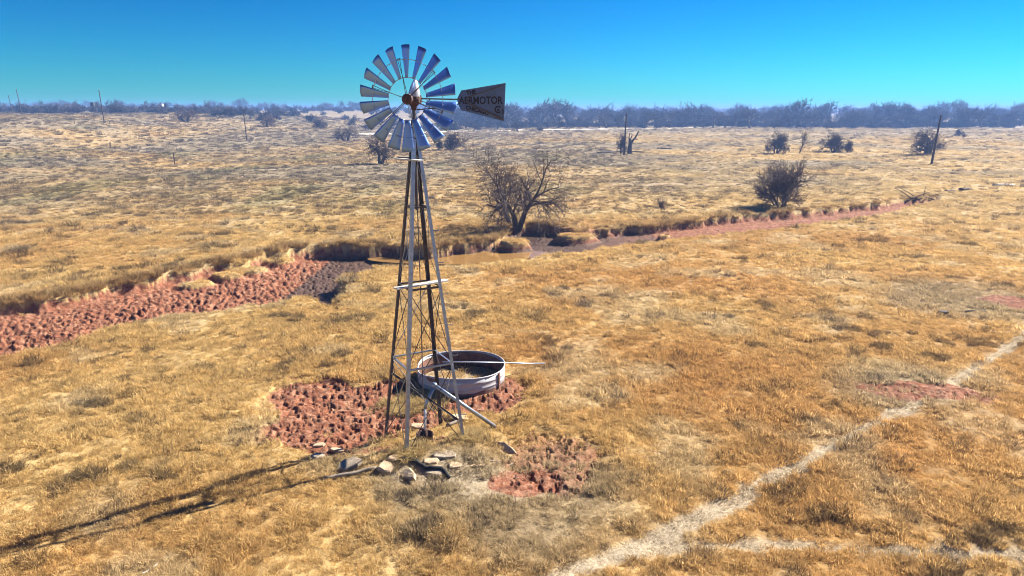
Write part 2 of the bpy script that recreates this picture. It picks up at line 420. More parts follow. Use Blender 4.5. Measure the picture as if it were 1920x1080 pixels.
M['twigfar'] = simple_mat('far_bare_twigs', (.07, .07, .09), .95, 0, (.045, .045, .062), .3)
def vary(mat, lo, hi):
    nt = mat.node_tree; b = next(n for n in nt.nodes if n.type == 'BSDF_PRINCIPLED'); src = b.inputs['Base Color'].links[0].from_socket
    oi = N(nt, 'ShaderNodeObjectInfo'); mr = N(nt, 'ShaderNodeMapRange'); nt.links.new(oi.outputs['Random'], mr.inputs['Value']); mr.inputs['To Min'].default_value = lo; mr.inputs['To Max'].default_value = hi
    vm = N(nt, 'ShaderNodeVectorMath', operation='SCALE'); nt.links.new(src, vm.inputs[0]); nt.links.new(mr.outputs[0], vm.inputs['Scale']); nt.links.new(vm.outputs[0], b.inputs['Base Color'])
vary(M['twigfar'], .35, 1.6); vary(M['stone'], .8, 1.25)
M['evergreen'] = simple_mat('dull_green_leaves', (.06, .07, .03), .9, 0, (.09, .09, .045), 2)
M['insul'] = simple_mat('pole_insulator', (.20, .16, .13), .4)
M['wire'] = simple_mat('wire', (.30, .30, .31), .5, .5)
M['road'] = simple_mat('pale_gravel', (.62, .56, .47), .95, 0, (.50, .44, .36), .8, .3, 5)
M['shedwall'] = simple_mat('white_siding', (.80, .80, .78), .7)
M['shedroof'] = simple_mat('shed_roof_tin', (.45, .46, .48), .5, .5)
M['blind'] = simple_mat('dark_box_blind', (.03, .035, .05), .8)

# ------------------------------------------------------------------ object helpers
def link(name, me, mat=None, parent=None, smooth=False):
    o = bpy.data.objects.new(name, me)
    C.objects.link(o)
    if mat is not None and not me.materials: me.materials.append(mat)
    if parent is not None: o.parent = parent
    if smooth:
        for p in me.polygons: p.use_smooth = True
    return o
def tag(o, label=None, cat=None, group=None, kind=None):
    if label: o['label'] = label
    if cat: o['category'] = cat
    if group: o['group'] = group
    if kind: o['kind'] = kind
    return o
def thing(name, label, cat, loc=(0, 0, 0), rz=0.0, group=None):
    o = bpy.data.objects.new(name, None); C.objects.link(o)
    o.empty_display_size = .2; o.location = loc; o.rotation_euler = (0, 0, rz)
    return tag(o, label, cat, group)

class MB:
    def __init__(s): s.v = []; s.f = []
    def add(s, vs, fs):
        k = len(s.v); s.v += [tuple(v) for v in vs]; s.f += [tuple(i + k for i in f) for f in fs]
    def box(s, c, size, rot=None):
        c = Vector(c); hx, hy, hz = size[0] / 2, size[1] / 2, size[2] / 2
        vs = [Vector((x, y, z)) for x in (-hx, hx) for y in (-hy, hy) for z in (-hz, hz)]
        if rot is not None: vs = [rot @ v for v in vs]
        s.add([v + c for v in vs], [(0, 1, 3, 2), (4, 6, 7, 5), (0, 4, 5, 1), (2, 3, 7, 6), (0, 2, 6, 4), (1, 5, 7, 3)])
    def tube(s, pts, rads, n=6, caps=True, up=None):
        pts = [Vector(p) for p in pts]
        if not hasattr(rads, '__len__'): rads = [rads] * len(pts)
        rings = []
        prev = None
        for i, p in enumerate(pts):
            d = (pts[min(i + 1, len(pts) - 1)] - pts[max(i - 1, 0)]).normalized()
            if prev is None:
                a = d.orthogonal().normalized() if up is None else (Vector(up) - d * d.dot(Vector(up))).normalized()
            else:
                a = (prev - d * d.dot(prev)); a = a.normalized() if a.length > 1e-6 else d.orthogonal().normalized()
            prev = a; b = d.cross(a)
            rings.append([p + (a * math.cos(2 * math.pi * k / n) + b * math.sin(2 * math.pi * k / n)) * rads[i] for k in range(n)])
        base = len(s.v)
        for r_ in rings: s.v += [tuple(v) for v in r_]
        for i in range(len(rings) - 1):
            for k in range(n):
                a0 = base + i * n + k; a1 = base + i * n + (k + 1) % n
                s.f.append((a0, a1, a1 + n, a0 + n))
        if caps:
            s.f.append(tuple(base + k for k in reversed(range(n)))); s.f.append(tuple(base + (len(rings) - 1) * n + k for k in range(n)))
    def angle(s, p, q, w, t, ax, ay):
        """an L-section steel angle from p to q; ax, ay the two flange directions"""
        p = Vector(p); q = Vector(q); ax = Vector(ax); ay = Vector(ay)
        prof = [(0, 0), (w, 0), (w, t), (t, t), (t, w), (0, w)]
        vs = [e + ax * a + ay * b for e in (p, q) for a, b in prof]
        fs = [(i, (i + 1) % 6, (i + 1) % 6 + 6, i + 6) for i in range(6)] + [(5, 4, 3, 2, 1, 0), (6, 7, 8, 9, 10, 11)]
        s.add(vs, fs)
    def lathe(s, prof, n=24, c=(0, 0, 0)):
        base = len(s.v); c = Vector(c)
        for r_, z in prof:
            for k in range(n):
                a = 2 * math.pi * k / n; s.v.append((c.x + r_ * math.cos(a), c.y + r_ * math.sin(a), c.z + z))
        for i in range(len(prof) - 1):
            for k in range(n):
                a0 = base + i * n + k; a1 = base + i * n + (k + 1) % n
                s.f.append((a0, a1, a1 + n, a0 + n))
    def mesh(s, name):
        me = bpy.data.meshes.new(name); me.from_pydata(s.v, [], s.f); me.update()
        return me
    def build(s, name, mat, parent=None, smooth=False):
        return link(name, s.mesh(name), mat, parent, smooth)

def np_mesh(name, verts, quads=None, tris=None):
    me = bpy.data.meshes.new(name)
    me.vertices.add(len(verts)); me.vertices.foreach_set('co', np.asarray(verts, np.float32).ravel())
    loops = []; sizes = []
    if quads is not None and len(quads): loops.append(np.asarray(quads, np.int32).ravel()); sizes.append(np.full(len(quads), 4))
    if tris is not None and len(tris): loops.append(np.asarray(tris, np.int32).ravel()); sizes.append(np.full(len(tris), 3))
    if loops:
        lp = np.concatenate(loops); sz = np.concatenate(sizes)
        me.loops.add(len(lp)); me.loops.foreach_set('vertex_index', lp)
        me.polygons.add(len(sz)); me.polygons.foreach_set('loop_start', np.concatenate(([0], np.cumsum(sz)[:-1])).astype(np.int32))
    me.update(calc_edges=True)
    return me
def attr(me, name, typ, data, domain='POINT'):
    a = me.attributes.new(name, typ, domain)
    key = {'FLOAT': 'value', 'INT': 'value', 'FLOAT_VECTOR': 'vector', 'FLOAT_COLOR': 'color'}[typ]
    a.data.foreach_set(key, np.asarray(data, np.int32 if typ == 'INT' else np.float32).ravel())

# ------------------------------------------------------------------ ground (one sheet to the horizon)
def build_ground():
    fine = np.radians(np.arange(-44, 44.001, .09)); coarse = np.radians(np.arange(48, 312.01, 4.0))
    az = np.concatenate((fine, coarse))
    rr = [1.0, 2.0, 3.2, 4.5, 6.0, 7.2]
    r = 8.0
    while r < 62: rr.append(r); r *= 1.0042
    while r < 300: rr.append(r); r *= 1.012
    while r < 5200: rr.append(r); r *= 1.05
    rr = np.array(rr)
    A, RR = np.meshgrid(az, rr)
    x = (np.sin(A) * RR).ravel(); y = (np.cos(A) * RR).ravel()
    z, mud, trail, sd, far, pock = terrain(x, y, True)
    nA, nR = len(az), len(rr)
    i = np.arange(nR - 1)[:, None] * nA + np.arange(nA)[None, :]
    j = np.roll(np.arange(nA), -1)[None, :] + np.arange(nR - 1)[:, None] * nA
    quads = np.stack((i, j, j + nA, i + nA), -1).reshape(-1, 4)[:, ::-1]
    me = np_mesh('ground', np.stack((x, y, z), 1), quads)
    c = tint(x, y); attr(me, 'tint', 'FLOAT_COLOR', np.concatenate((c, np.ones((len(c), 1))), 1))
    attr(me, 'mud', 'FLOAT', mud); attr(me, 'trail', 'FLOAT', trail)
    wet = np.clip((WATER_Z + .16 - z) / .14, 0, 1) * (sd > 0) * (np.abs(x + .5) < 11)
    ix, iy = W(640, 500)
    wet = np.maximum(wet, (1 - sstep(.5, 1.1, np.hypot((x - ix) / 2.6, (y - iy - .3) / 1.7) + .3 * vnoise(x / .6, y / .6, 4))) * mud * .8)
    attr(me, 'wet', 'FLOAT', wet)
    me.polygons.foreach_set('use_smooth', np.ones(len(me.polygons), bool))
    o = link('ground', me, M['ground']); tag(o, kind='structure')
    return o
build_ground()

# ------------------------------------------------------------------ water left in the creek
def water_material():
    m, nt = new_mat('muddy_water')
    out = N(nt, 'ShaderNodeOutputMaterial'); b = N(nt, 'ShaderNodeBsdfPrincipled')
    b.inputs['Base Color'].default_value = (.24, .135, .045, 1); b.inputs['Roughness'].default_value = .04; b.inputs['IOR'].default_value = 1.33
    no = N(nt, 'ShaderNodeTexNoise'); no.inputs['Scale'].default_value = 2.5; no.inputs['Detail'].default_value = 3
    g = N(nt, 'ShaderNodeNewGeometry'); nt.links.new(g.outputs['Position'], no.inputs['Vector'])
    bp = N(nt, 'ShaderNodeBump'); bp.inputs['Strength'].default_value = .12; bp.inputs['Distance'].default_value = .02
    nt.links.new(no.outputs['Fac'], bp.inputs['Height']); nt.links.new(bp.outputs[0], b.inputs['Normal'])
    nt.links.new(b.outputs[0], out.inputs['Surface'])
    return m
wm = MB()
ring = [(-0.6 + 8.6 * math.cos(a) , 45.3 + .04 * 8.6 * math.cos(a) + 2.2 * math.sin(a), WATER_Z - .06) for a in np.linspace(0, 2 * math.pi, 48, endpoint=False)]
wm.add(ring, [tuple(range(48))])
w = wm.build('creek_water', water_material()); tag(w, kind='structure')

# ------------------------------------------------------------------ far gravel road
def road():
    P = [hit(*p) for p in ((640, 252), (860, 247), (960, 245), (1100, 243), (1300, 240), (1450, 238), (1650, 236))]
    pts = []
    for a, b in zip(P[:-1], P[1:]):
        for k in range(12): pts.append(a.lerp(b, k / 12))
    vs = []; fs = []
    for i, p in enumerate(pts):
        zc = max(gz(p.x, p.y), gz(p.x, p.y + 6), gz(p.x, p.y - 3)) + .12
        vs += [(p.x, p.y - 4, zc), (p.x, p.y + 9, zc + .05), (p.x, p.y - 5.5, zc - 1.0), (p.x, p.y + 10.5, zc - 1.0)]
        if i:
            k = 4 * i; fs += [(k - 4, k, k + 1, k - 3), (k - 2, k + 2, k, k - 4), (k - 3, k + 1, k + 3, k - 1)]
    m = MB(); m.add(vs, fs)
    tag(m.build('gravel_road', M['road']), kind='structure')
road()

# ------------------------------------------------------------------ windmill
PSI = R(15.5)
T = Vector((math.cos(PSI), -math.sin(PSI), 0)); NV = Vector((-math.sin(PSI), -math.cos(PSI), 0)); UP = Vector((0, 0, 1))
HUB_Z = 8.83
THETA = R(17)
HB, HT, ZT = 1.19, .075, 8.25
LR = Vector((math.cos(THETA), -math.sin(THETA), 0)); FB = Vector((math.sin(THETA), math.cos(THETA), 0))
LEGD = {'L': -LR, 'R': LR, 'F': -FB, 'B': FB}
def leg_at(k, z):
    h = HB + (HT - HB) * z / ZT
    return LEGD[k] * h + UP * z
def windmill():
    t = thing('windmill', 'tall steel windmill tower with slatted wheel and lettered tail vane', 'windmill', TOWER)
    order = ['L', 'F', 'R', 'B']
    for k in order:
        i = order.index(k); a = LEGD[order[(i + 1) % 4]] - LEGD[k]; b = LEGD[order[(i - 1) % 4]] - LEGD[k]
        a.normalize(); b.normalize()
        m = MB(); m.angle(leg_at(k, -.45), leg_at(k, ZT), .085, .012, a, b)
        m.build('leg', M['galv'] if k in 'FR' else M['ruststeel'], t)
    zs = [0.0, 2.3, 4.3, 6.3]
    for z in zs[1:]:
        for i, k in enumerate(order):
            k2 = order[(i + 1) % 4]
            p, q = leg_at(k, z), leg_at(k2, z)
            d = (q - p).normalized(); inn = -(p + q); inn.z = 0; inn.normalize()
            m = MB(); m.angle(p + d * .03 + inn * .014, q - d * .03 + inn * .014, .045, .006, inn, -UP)
            m.build('girt', M['galv'] if z < 3 else M['ruststeel'], t)
    for a, b, r_ in ((.05, 2.26, .011), (2.33, 4.26, .011), (4.33, 6.26, .006), (6.33, 8.0, .005)):
        for i, k in enumerate(order):
            k2 = order[(i + 1) % 4]
            for k_lo, k_hi, off in ((k, k2, .015), (k2, k, .035)):
                p, q = leg_at(k_lo, a), leg_at(k_hi, b)
                inn = -(p + q); inn.z = 0; inn.normalize()
                mid = (p + q) / 2 + inn * (off + random.uniform(0, .02)) + Vector((random.uniform(-.02, .02), 0, 0))
                m = MB(); m.tube([p + inn * off, mid, q + inn * off], r_, 5); m.build('brace_rod', M['ruststeel'] if random.random() < .6 else M['galv'], t)
    # step bolts up the right leg
    for i in range(17):
        z = .9 + i * .40
        p = leg_at('R', z); m = MB()
        d = (LR * .4 + (-FB) * .9).normalized() if i % 2 else (LR * .9 + FB * .3).normalized()
        m.tube([p, p + d * .13, p + d * .13 + UP * .03], .011, 5); m.build('step', M['galv'], t)
    # boards
    def board(pa, pb, z, w_, th, mat):
        a = at_z(*pa, z) - TOWER; b = at_z(*pb, z) - TOWER
        a.z = z; b.z = z
        d = b - a; rot = Matrix.Rotation(math.atan2(d.y, d.x), 3, 'Z') @ Matrix.Rotation(random.uniform(-.03, .03), 3, 'X')
        m = MB(); m.box((a + b) / 2, (d.length, w_, th), rot); return m.build('platform_board', mat, t)
    board((741, 541), (838, 525), 4.36, .20, .035, M['whitewood'])
    board((743, 297), (789, 301), 7.42, .16, .03, M['whitewood'])
    board((748, 294), (801, 296), 7.46, .14, .03, M['oldwood'])
    # mast, pump rod
    m = MB(); m.tube([UP * 6.2, UP * 8.62], .042, 10); m.build('mast_pipe', M['ruststeel'], t)
    m = MB(); m.tube([UP * 1.3, Vector((.02, .01, 4)), UP * 8.4], .014, 6); m.build('pump_rod', M['ruststeel'], t)
    m = MB(); m.lathe([(.0, -.05), (.10, -.05), (.13, 0), (.10, .06), (.045, .08)], 16, (0, 0, 8.27)); m.build('tower_cap', M['ruststeel'], t)
    m = MB(); m.tube([leg_at('B', 8.0), leg_at('B', 4.2) * 1.0 - FB * .15, leg_at('B', 2.4) - FB * .3], .005, 4); m.build('furl_wire', M['ruststeel'], t)
    # motor: gear case, helmet, hub
    H0 = UP * HUB_Z
    g = MB()
    g.lathe([(0, -.24), (.06, -.24), (.075, -.16), (.12, -.12), (.15, -.04), (.155, .05), (.13, .10), (0, .10)], 18, (0, 0, HUB_Z))
    gb = g.build('gear_case', M['rust'], t, True)
    g = MB(); c0 = H0 + T * .13 - NV * .05; g.tube([c0 - T * .1, c0 + T * .02], .11, 14); g.build('gear_wheel', M['rust'], gb)
    hd = MB()
    base = len(hd.v)
    prof = [(.0, .15, .17), (.08, .145, .165), (.18, .125, .145), (.28, .095, .115), (.36, .065, .08), (.415, .04, .05), (.43, .0, .0)]
    n = 20
    for (z, rx, ry) in prof:
        sh = T * (.045 * z / .43)
        for k in range(n):
            a = 2 * math.pi * k / n
            hd.v.append(tuple(H0 + UP * (z + .02) + sh + T * (rx * math.cos(a)) + NV * (ry * math.sin(a)) - NV * .02))
    for i in range(len(prof) - 1):
        for k in range(n):
            a0 = i * n + k; a1 = i * n + (k + 1) % n; hd.f.append((a0, a1, a1 + n, a0 + n))
    hd.build('hood', M['hood'], t, True)
    # wheel
    off = .36
    WC = H0 + NV * off
    wh = bpy.data.objects.new('wheel', None); C.objects.link(wh); wh.parent = t
    def wp(ang, r_, d=0.0): return WC + (T * math.cos(ang) + UP * math.sin(ang)) * r_ + NV * d
    m = MB(); m.tube([H0 + NV * .1, WC + NV * .08], .035, 10); m.build('axle', M['rust'], wh)
    m = MB(); m.tube([WC - NV * .09, WC - NV * .05, WC + NV * .05, WC + NV * .09], [.07, .125, .125, .06], 18); m.build('hub', M['rust'], wh)
    for r_, d in ((.49, .0), (.885, .02)):
        m = MB(); pts = [wp(a, r_, d) for a in np.linspace(0, 2 * math.pi, 73)]
        m.tube(pts, .009, 5, caps=False); m.build('wheel_rim', M['galv'], wh)
    for k in range(6):
        a = R(41.5 + 60 * k)
        for sgn, d in ((-1, .05), (1, -.05)):
            m = MB(); m.tube([wp(a + sgn * .02, .07, d), wp(a + sgn * .012, .49, d * .5), wp(a + sgn * .032, .93, .02)], .0075, 5); m.build('wheel_arm', M['ruststeel'], wh)
        m = MB(); m.tube([wp(a - .05, .915, .02), wp(a + .05, .915, .02)], .012, 5); m.build('arm_clip', M['ruststeel'], wh)
    # one blade in local coords (x: tangential, y: axial, z: radial), shared by eighteen
    bm = MB(); nu, nv = 6, 7
    for s in (0, 1):
        for j in range(nv + 1):
            v = j / nv; r_ = .475 + (1.215 - .475) * v; w_ = .125 + (.30 - .125) * v
            pit = R(33 - 9 * v)
            for i in range(nu + 1):
                u = (i / nu - .5)
                cx = u * w_; camber = (.25 - u * u) * w_ * .32
                px_ = cx * math.cos(pit) + camber * math.sin(pit); py_ = cx * math.sin(pit) - camber * math.cos(pit)
                bm.v.append((px_, py_ + (.0018 if s else 0), r_ - .01 * (2 * u) ** 2 * v))
    row = nu + 1; per = row * (nv + 1)
    for j in range(nv):
        for i in range(nu):
            a0 = j * row + i; q = (a0, a0 + 1, a0 + row + 1, a0 + row)
            bm.f.append(q); bm.f.append(tuple(per + k for k in reversed(q)))
    edge = [i for i in range(row)] + [j * row + nu for j in range(1, nv + 1)] + [nv * row + i for i in range(nu - 1, -1, -1)] + [j * row for j in range(nv - 1, 0, -1)]
    for a0, a1 in zip(edge, edge[1:] + edge[:1]): bm.f.append((a1, a0, a0 + per, a1 + per))
    bme = bm.mesh('blade')
    bk = MB(); bk.box((0, .012, .885), (.10, .022, .03), Matrix.Rotation(R(27), 3, 'Z'))
    bkm = bk.mesh('bracket')
    for k in range(18):
        a = R(90 + 20 * k)
        rad = T * math.cos(a) + UP * math.sin(a); tan = T * math.sin(a) - UP * math.cos(a)
        tan = tan if BLADE_SIGN > 0 else -tan
        mat = Matrix((tan, -NV, rad)).transposed().to_4x4()
        wob = Matrix.Rotation(random.gauss(0, .045), 4, 'Z') @ Matrix.Rotation(random.gauss(0, .012), 4, 'Y')
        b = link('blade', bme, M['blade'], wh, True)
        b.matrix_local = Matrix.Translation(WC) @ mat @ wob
        c = link('bracket', bkm, M['rust'], wh); c.matrix_local = b.matrix_local.copy()
    # tail vane
    TO = H0 - NV * .12
    def vp(u, v, d=0.0): return TO + T * u + UP * v + NV * d
    out = [(1.06, .03), (1.06, -.09), (1.15, -.25), (2.20, -.50), (2.245, .36), (1.16, .20)]
    m = MB(); nn = len(out)
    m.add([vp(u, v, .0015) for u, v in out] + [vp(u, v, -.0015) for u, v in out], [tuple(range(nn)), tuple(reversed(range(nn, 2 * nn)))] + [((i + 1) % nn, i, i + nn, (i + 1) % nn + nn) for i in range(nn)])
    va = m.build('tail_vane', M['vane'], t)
    def strip(a, b, w_, d, nm, mat, par):
        a = Vector(a); b = Vector(b); dd = (b - a).normalized(); pp = Vector((-dd.y, dd.x)) * w_ / 2
        q = [a + pp, a - pp, b - pp, b + pp]
        mm = MB(); mm.add([vp(p.x, p.y, d) for p in q] + [vp(p.x, p.y, .0025) for p in q], [(0, 1, 2, 3), (4, 7, 6, 5), (0, 4, 5, 1), (1, 5, 6, 2), (2, 6, 7, 3), (3, 7, 4, 0)])
        return mm.build(nm, mat, par)
    strip((1.33, .05), (2.14, .295), .026, .022, 'vane_brace', M['ruststeel'], va)
    strip((1.33, -.09), (2.19, -.455), .036, .022, 'vane_brace', M['ruststeel'], va)
    mm = MB(); mm.tube([vp(1.34 + .05 * (1 - math.cos(a)) - .05, -.02 + .078 * math.sin(a), .012) for a in np.linspace(-1.3, 1.3, 9)], .012, 5); mm.build('vane_brace', M['ruststeel'], va)
    def text(s, size, u, v, rot, sx=1.0, mat=None):
        cu = bpy.data.curves.new('lettering', 'FONT'); cu.body = s; cu.size = size; cu.extrude = .0012; cu.offset = .007; cu.align_x = 'LEFT'; cu.align_y = 'CENTER'; cu.resolution_u = 3
        tmp = bpy.data.objects.new('tmp', cu); C.objects.link(tmp)
        dg = bpy.context.evaluated_depsgraph_get()
        me = bpy.data.meshes.new_from_object(tmp.evaluated_get(dg)); C.objects.unlink(tmp); bpy.data.objects.remove(tmp)
        o = link('lettering', me, mat or M['paint'], va)
        o.matrix_local = Matrix.Translation(vp(u, v, .0042)) @ Matrix((T, UP, NV)).transposed().to_4x4() @ Matrix.Rotation(rot, 4, 'Z') @ Matrix.Diagonal((sx, 1, 1, 1))
        return o
    L_ = []
    L_.append(text('THE', .125, 1.29, .135, R(8), 1.0))
    L_.append(text('AERMOTOR', .235, 1.10, -.035, R(0), .84))
    L_.append(text('CHICAGO', .125, 1.27, -.185, R(-14), 1.0))
    L_.append(text('C', .225, 1.97, -.24, R(-2), .95))
    L_.append(text('o', .10, 2.035, -.235, 0, 1.0))
    L_.append(text(')', .12, 2.155, -.28, 0, 1.0))
    # vane arms
    for p, q, r_ in ((vp(.05, .02), vp(1.36, -.01, -.015), .017), (vp(.03, -.235), vp(.72, -.19, -.015), .016), (vp(.72, -.19, -.015), vp(1.3, -.06, -.015), .012), (vp(.36, .01), vp(.36, -.21), .012), (vp(.1, -.03), vp(.72, -.19, -.015), .008)):
        m = MB(); m.tube([p, q], r_, 6); m.build('vane_arm', M['ruststeel'], t)
BLADE_SIGN = -1
windmill()

# ------------------------------------------------------------------ stock tank
def tank():
    t = thing('stock_tank', 'round rusty steel stock tank with dry grass inside, behind the tower', 'tank', (TANK.x, TANK.y, 0))
    n = 72
    def wall(prof_o, prof_i, mat, name):
        m = MB()
        pr = prof_o + prof_i[::-1]
        for (rr, z) in pr:
            for k in range(n):
                a = 2 * math.pi * k / n
                dent = .05 * math.exp(-((a - 3.5) / .25) ** 2) * z - .05 * math.exp(-((a - 4.0) / .3) ** 2) * z + .012 * math.sin(5 * a + 1) * z
                zz = z + (.02 * math.sin(3 * a) - .06 * math.exp(-((a - 3.6) / .35) ** 2)) * (z > .3)
                m.v.append(((rr + dent) * math.cos(a), (rr + dent) * math.sin(a), zz))
        for i in range(len(pr) - 1):
            for k in range(n):
                a0 = i * n + k; a1 = i * n + (k + 1) % n; m.f.append((a0, a1, a1 + n, a0 + n))
        return m.build(name, mat, t, True)
    wall([(1.40, .09), (1.40, .20), (1.415, .215), (1.40, .23), (1.40, .38), (1.415, .395), (1.40, .41), (1.40, .56)], [(1.395, .09), (1.395, .56)], M['tank'], 'wall')
    m = MB(); m.lathe([(1.386, -.05), (1.386, .25), (1.372, .27), (1.386, .29), (1.386, .50)], n); m.build('inner_wall', M['tankrust'], t, True)
    # ragged rusted foot of the wall
    m = MB()
    for k in range(n):
        a = 2 * math.pi * k / n; z1 = .085 + .05 * random.random()
        for rr, z in ((1.404, -.08), (1.404, z1), (1.386, z1), (1.386, -.08)): m.v.append((rr * math.cos(a), rr * math.sin(a), z))
    for k in range(n):
        a0 = 4 * k; a1 = 4 * ((k + 1) % n)
        for i in range(3): m.f.append((a0 + i, a1 + i, a1 + i + 1, a0 + i + 1))
    m.build('rusted_foot', M['tankrust'], t)
    m = MB(); pts = []
    for k in range(n + 1):
        a = 2 * math.pi * k / n
        dent = .05 * math.exp(-((a - 3.5) / .25) ** 2) * .56 - .05 * math.exp(-((a - 4.0) / .3) ** 2) * .56 + .012 * math.sin(5 * a + 1) * .56
        zz = .565 + .02 * math.sin(3 * a) - .06 * math.exp(-((a - 3.6) / .35) ** 2)
        pts.append(((1.397 + dent) * math.cos(a), (1.397 + dent) * math.sin(a), zz))
    m.tube(pts, .022, 7, caps=False); m.build('rim', M['tank'], t, True)
    for a in (-.52, 2.6):
        m = MB(); m.box((1.43 * math.cos(a), 1.43 * math.sin(a), .28), (.03, .09, .5), Matrix.Rotation(a, 3, 'Z')); m.build('seam_strap', M['tankrust'], t)
tank()

# ------------------------------------------------------------------ pipes, casing and litter round the tower
def pipe_thing(name, pts, r_, mat, label, cat, n=10, extra=None):
    base = Vector(pts[-1]); t = thing(name, label, cat, base)
    m = MB(); m.tube([Vector(p) - base for p in pts], r_, n); m.build('tube', mat, t, True)
    if extra: extra(t, base)
    return t
def pump():
    c = Vector((TOWER.x + .02, TOWER.y - .05, gz(TOWER.x, TOWER.y - .05)))
    t = thing('well_pump_pipe', 'white pump pipe rising from the well and bending over at an elbow', 'pump pipe', c)
    top = at_y(797, 762, c.y) - c; el = at_y(815, 722, c.y + .05) - c
    m = MB(); m.tube([Vector((0, 0, .18)), top], .034, 12); m.build('riser', M['pvc'], t, True)
    m = MB(); m.tube([top - Vector((0, 0, .06)), top + (el - top) * .1, el], .045, 12); m.build('upper_pipe', M['galv'], t, True)
    m = MB(); m.tube([Vector((0, 0, -.05)), Vector((0, 0, .30)), Vector((0, 0, .31))], [.075, .075, .05], 14); m.build('coupling', M['rust'], t, True)
    m = MB(); m.tube([el + Vector((-.01, 0, -.04)), el + Vector((0, 0, .05))], .062, 12); m.build('elbow', M['galv'], t, True)
    k = thing('well_casing', 'short rusty iron well casing open at the top, at the tower foot', 'casing', c)
    m = MB(); m.lathe([(.215, -.25), (.215, .17), (.222, .18), (.20, .18), (.195, .17), (.195, -.25)], 28); m.build('sleeve', M['rust'], k, True)
    m = MB(); m.lathe([(.217, .165), (.232, .17), (.232, .19), (.195, .19), (.195, .165)], 28); m.build('lip', M['rust'], k, True)
    e = hit(927, 803); a = c + el + Vector((.02, -.02, -.01))
    def cap(tt, base):
        d = (e - a).normalized(); m = MB(); m.tube([e - d * .10 - base, e + d * .03 - base], .075, 12); m.build('coupling', M['rust'], tt, True)
        m = MB(); m.tube([a + d * .5 - base, a + d * .58 - base], .064, 12); m.build('joint_band', M['galv'], tt, True)
    pipe_thing('leaning_pipe', [a, e + Vector((0, 0, .05))], .052, M['galv'], 'thick grey pipe leaning from the pump elbow down to the right', 'pipe', 12, cap)
pump()
rim_pt = at_z(944, 680, .60); end = hit(1022, 684) + Vector((0, 0, .05))
d_ = (rim_pt - end)
pipe_thing('long_thin_pipe', [rim_pt + d_ * 1.25, rim_pt, rim_pt.lerp(end, .6) - Vector((0, 0, .02)), end], [.022, .022, .024, .026], M['galv'], 'long thin metal pipe lying across the stock tank rim', 'pipe', 8)
a = leg_at('L', 1.85) + TOWER; b = leg_at('R', .75) + TOWER + Vector((-.1, -.04, 0))
m = MB(); m.angle(Vector((0, 0, 0)), b - a, .05, .006, Vector((0, -1, 0)), UP)
t_ = thing('loose_girt', 'dark loose steel bar slanting between the tower legs', 'steel bar', a); m.build('bar', M['ruststeel'], t_)
for i in range(3):
    q = (b - a) * (.04 + .45 * i); m = MB(); m.tube([q + Vector((0, -.02, .02)), q + Vector((0, .03, .02))], .012, 6); m.build('bolt', M['galv'], t_)

def rock(name, px, py, sx, sy, sz, rz, mat, label, cat, tilt=(0, 0), lift=0.0, seed=0):
    p = hit(px, py); sz *= .75
    rs = random.Random(seed * 13 + int(px))
    n = 7
    m = MB()
    top = []; outl = [(math.cos(2 * math.pi * k / n + rs.uniform(-.2, .2)) * rs.uniform(.75, 1.08), math.sin(2 * math.pi * k / n + rs.uniform(-.2, .2)) * rs.uniform(.75, 1.08)) for k in range(n)]
    lv = [(1.04, -.5), (1.08, .05), (1.0, .38), (.86, .5)]
    for s, z in lv:
        for (x_, y_) in outl: m.v.append((x_ * s * sx / 2 * rs.uniform(.95, 1.05), y_ * s * sy / 2 * rs.uniform(.95, 1.05), z * sz + rs.uniform(-.08, .08) * sz))
    for i in range(len(lv) - 1):
        for k in range(n): a0 = i * n + k; a1 = i * n + (k + 1) % n; m.f.append((a0, a1, a1 + n, a0 + n))
    k0 = len(m.v); m.v.append((rs.uniform(-.1, .1) * sx, rs.uniform(-.1, .1) * sy, .52 * sz)); 
    for k in range(n): m.f.append(((len(lv) - 1) * n + k, (len(lv) - 1) * n + (k + 1) % n, k0))
    m.f.append(tuple(reversed(range(n))))
    o = m.build(name, mat); o.location = p + Vector((0, 0, lift * .8 + sz * .2)); o.rotation_euler = (tilt[0], tilt[1], rz)
    tag(o, label, cat)
    return o
rock('stone_slab', 766, 895, .62, .30, .14, -.9, M['stone'], 'pale upright-tilted stone slab lying nearest the camera below the front leg', 'stone', (.5, -.1), .05, 1)
rock('stone_slab', 722, 882, .45, .40, .17, .2, M['stone'], 'chunky grey stone beside the fallen pole left of the front leg', 'stone', (.3, .25), .05, 2)
rock('stone_slab', 655, 876, .62, .40, .16, .1, M['concrete'], 'broad flat stone at the left end of the stone row, above the pole', 'stone', (.25, -.2), .06, 3)
rock('stone_slab', 852, 876, .34, .30, .08, .3, M['stone'], 'small cream stone lying alone right of the black hose', 'stone', (.1, 0), .02, 4)
rock('stone_slab', 948, 846, .75, .26, .07, -.75, M['stone'], 'long tan slab propped on edge at the right of the tower', 'stone', (.75, .1), .10, 5)
rock('stone_slab', 862, 788, .60, .42, .08, .15, M['stone'], 'pale slab between the right leg and the stock tank', 'stone', (-.1, .18), .10, 6)
rock('stone_slab', 783, 800, .50, .30, .07, .1, M['stone'], 'flat pale slab just behind the white pump pipe', 'stone', (0, .05), .03, 7)
rock('concrete_chunk', 835, 855, .65, .40, .08, .2, M['concrete'], 'cracked flat concrete patch below the well casing', 'concrete', (.05, 0), .0, 8)
rock('stone_slab', 600, 838, .36, .22, .09, .2, M['stone'], 'light pink stone at the lower edge of the trampled mud', 'stone', (.1, 0), .03, 9)
rock('stone_slab', 632, 850, .40, .22, .08, -.1, M['stone'], 'flat light stone right of the pink stone on the mud edge', 'stone', (.05, .1), .03, 10)
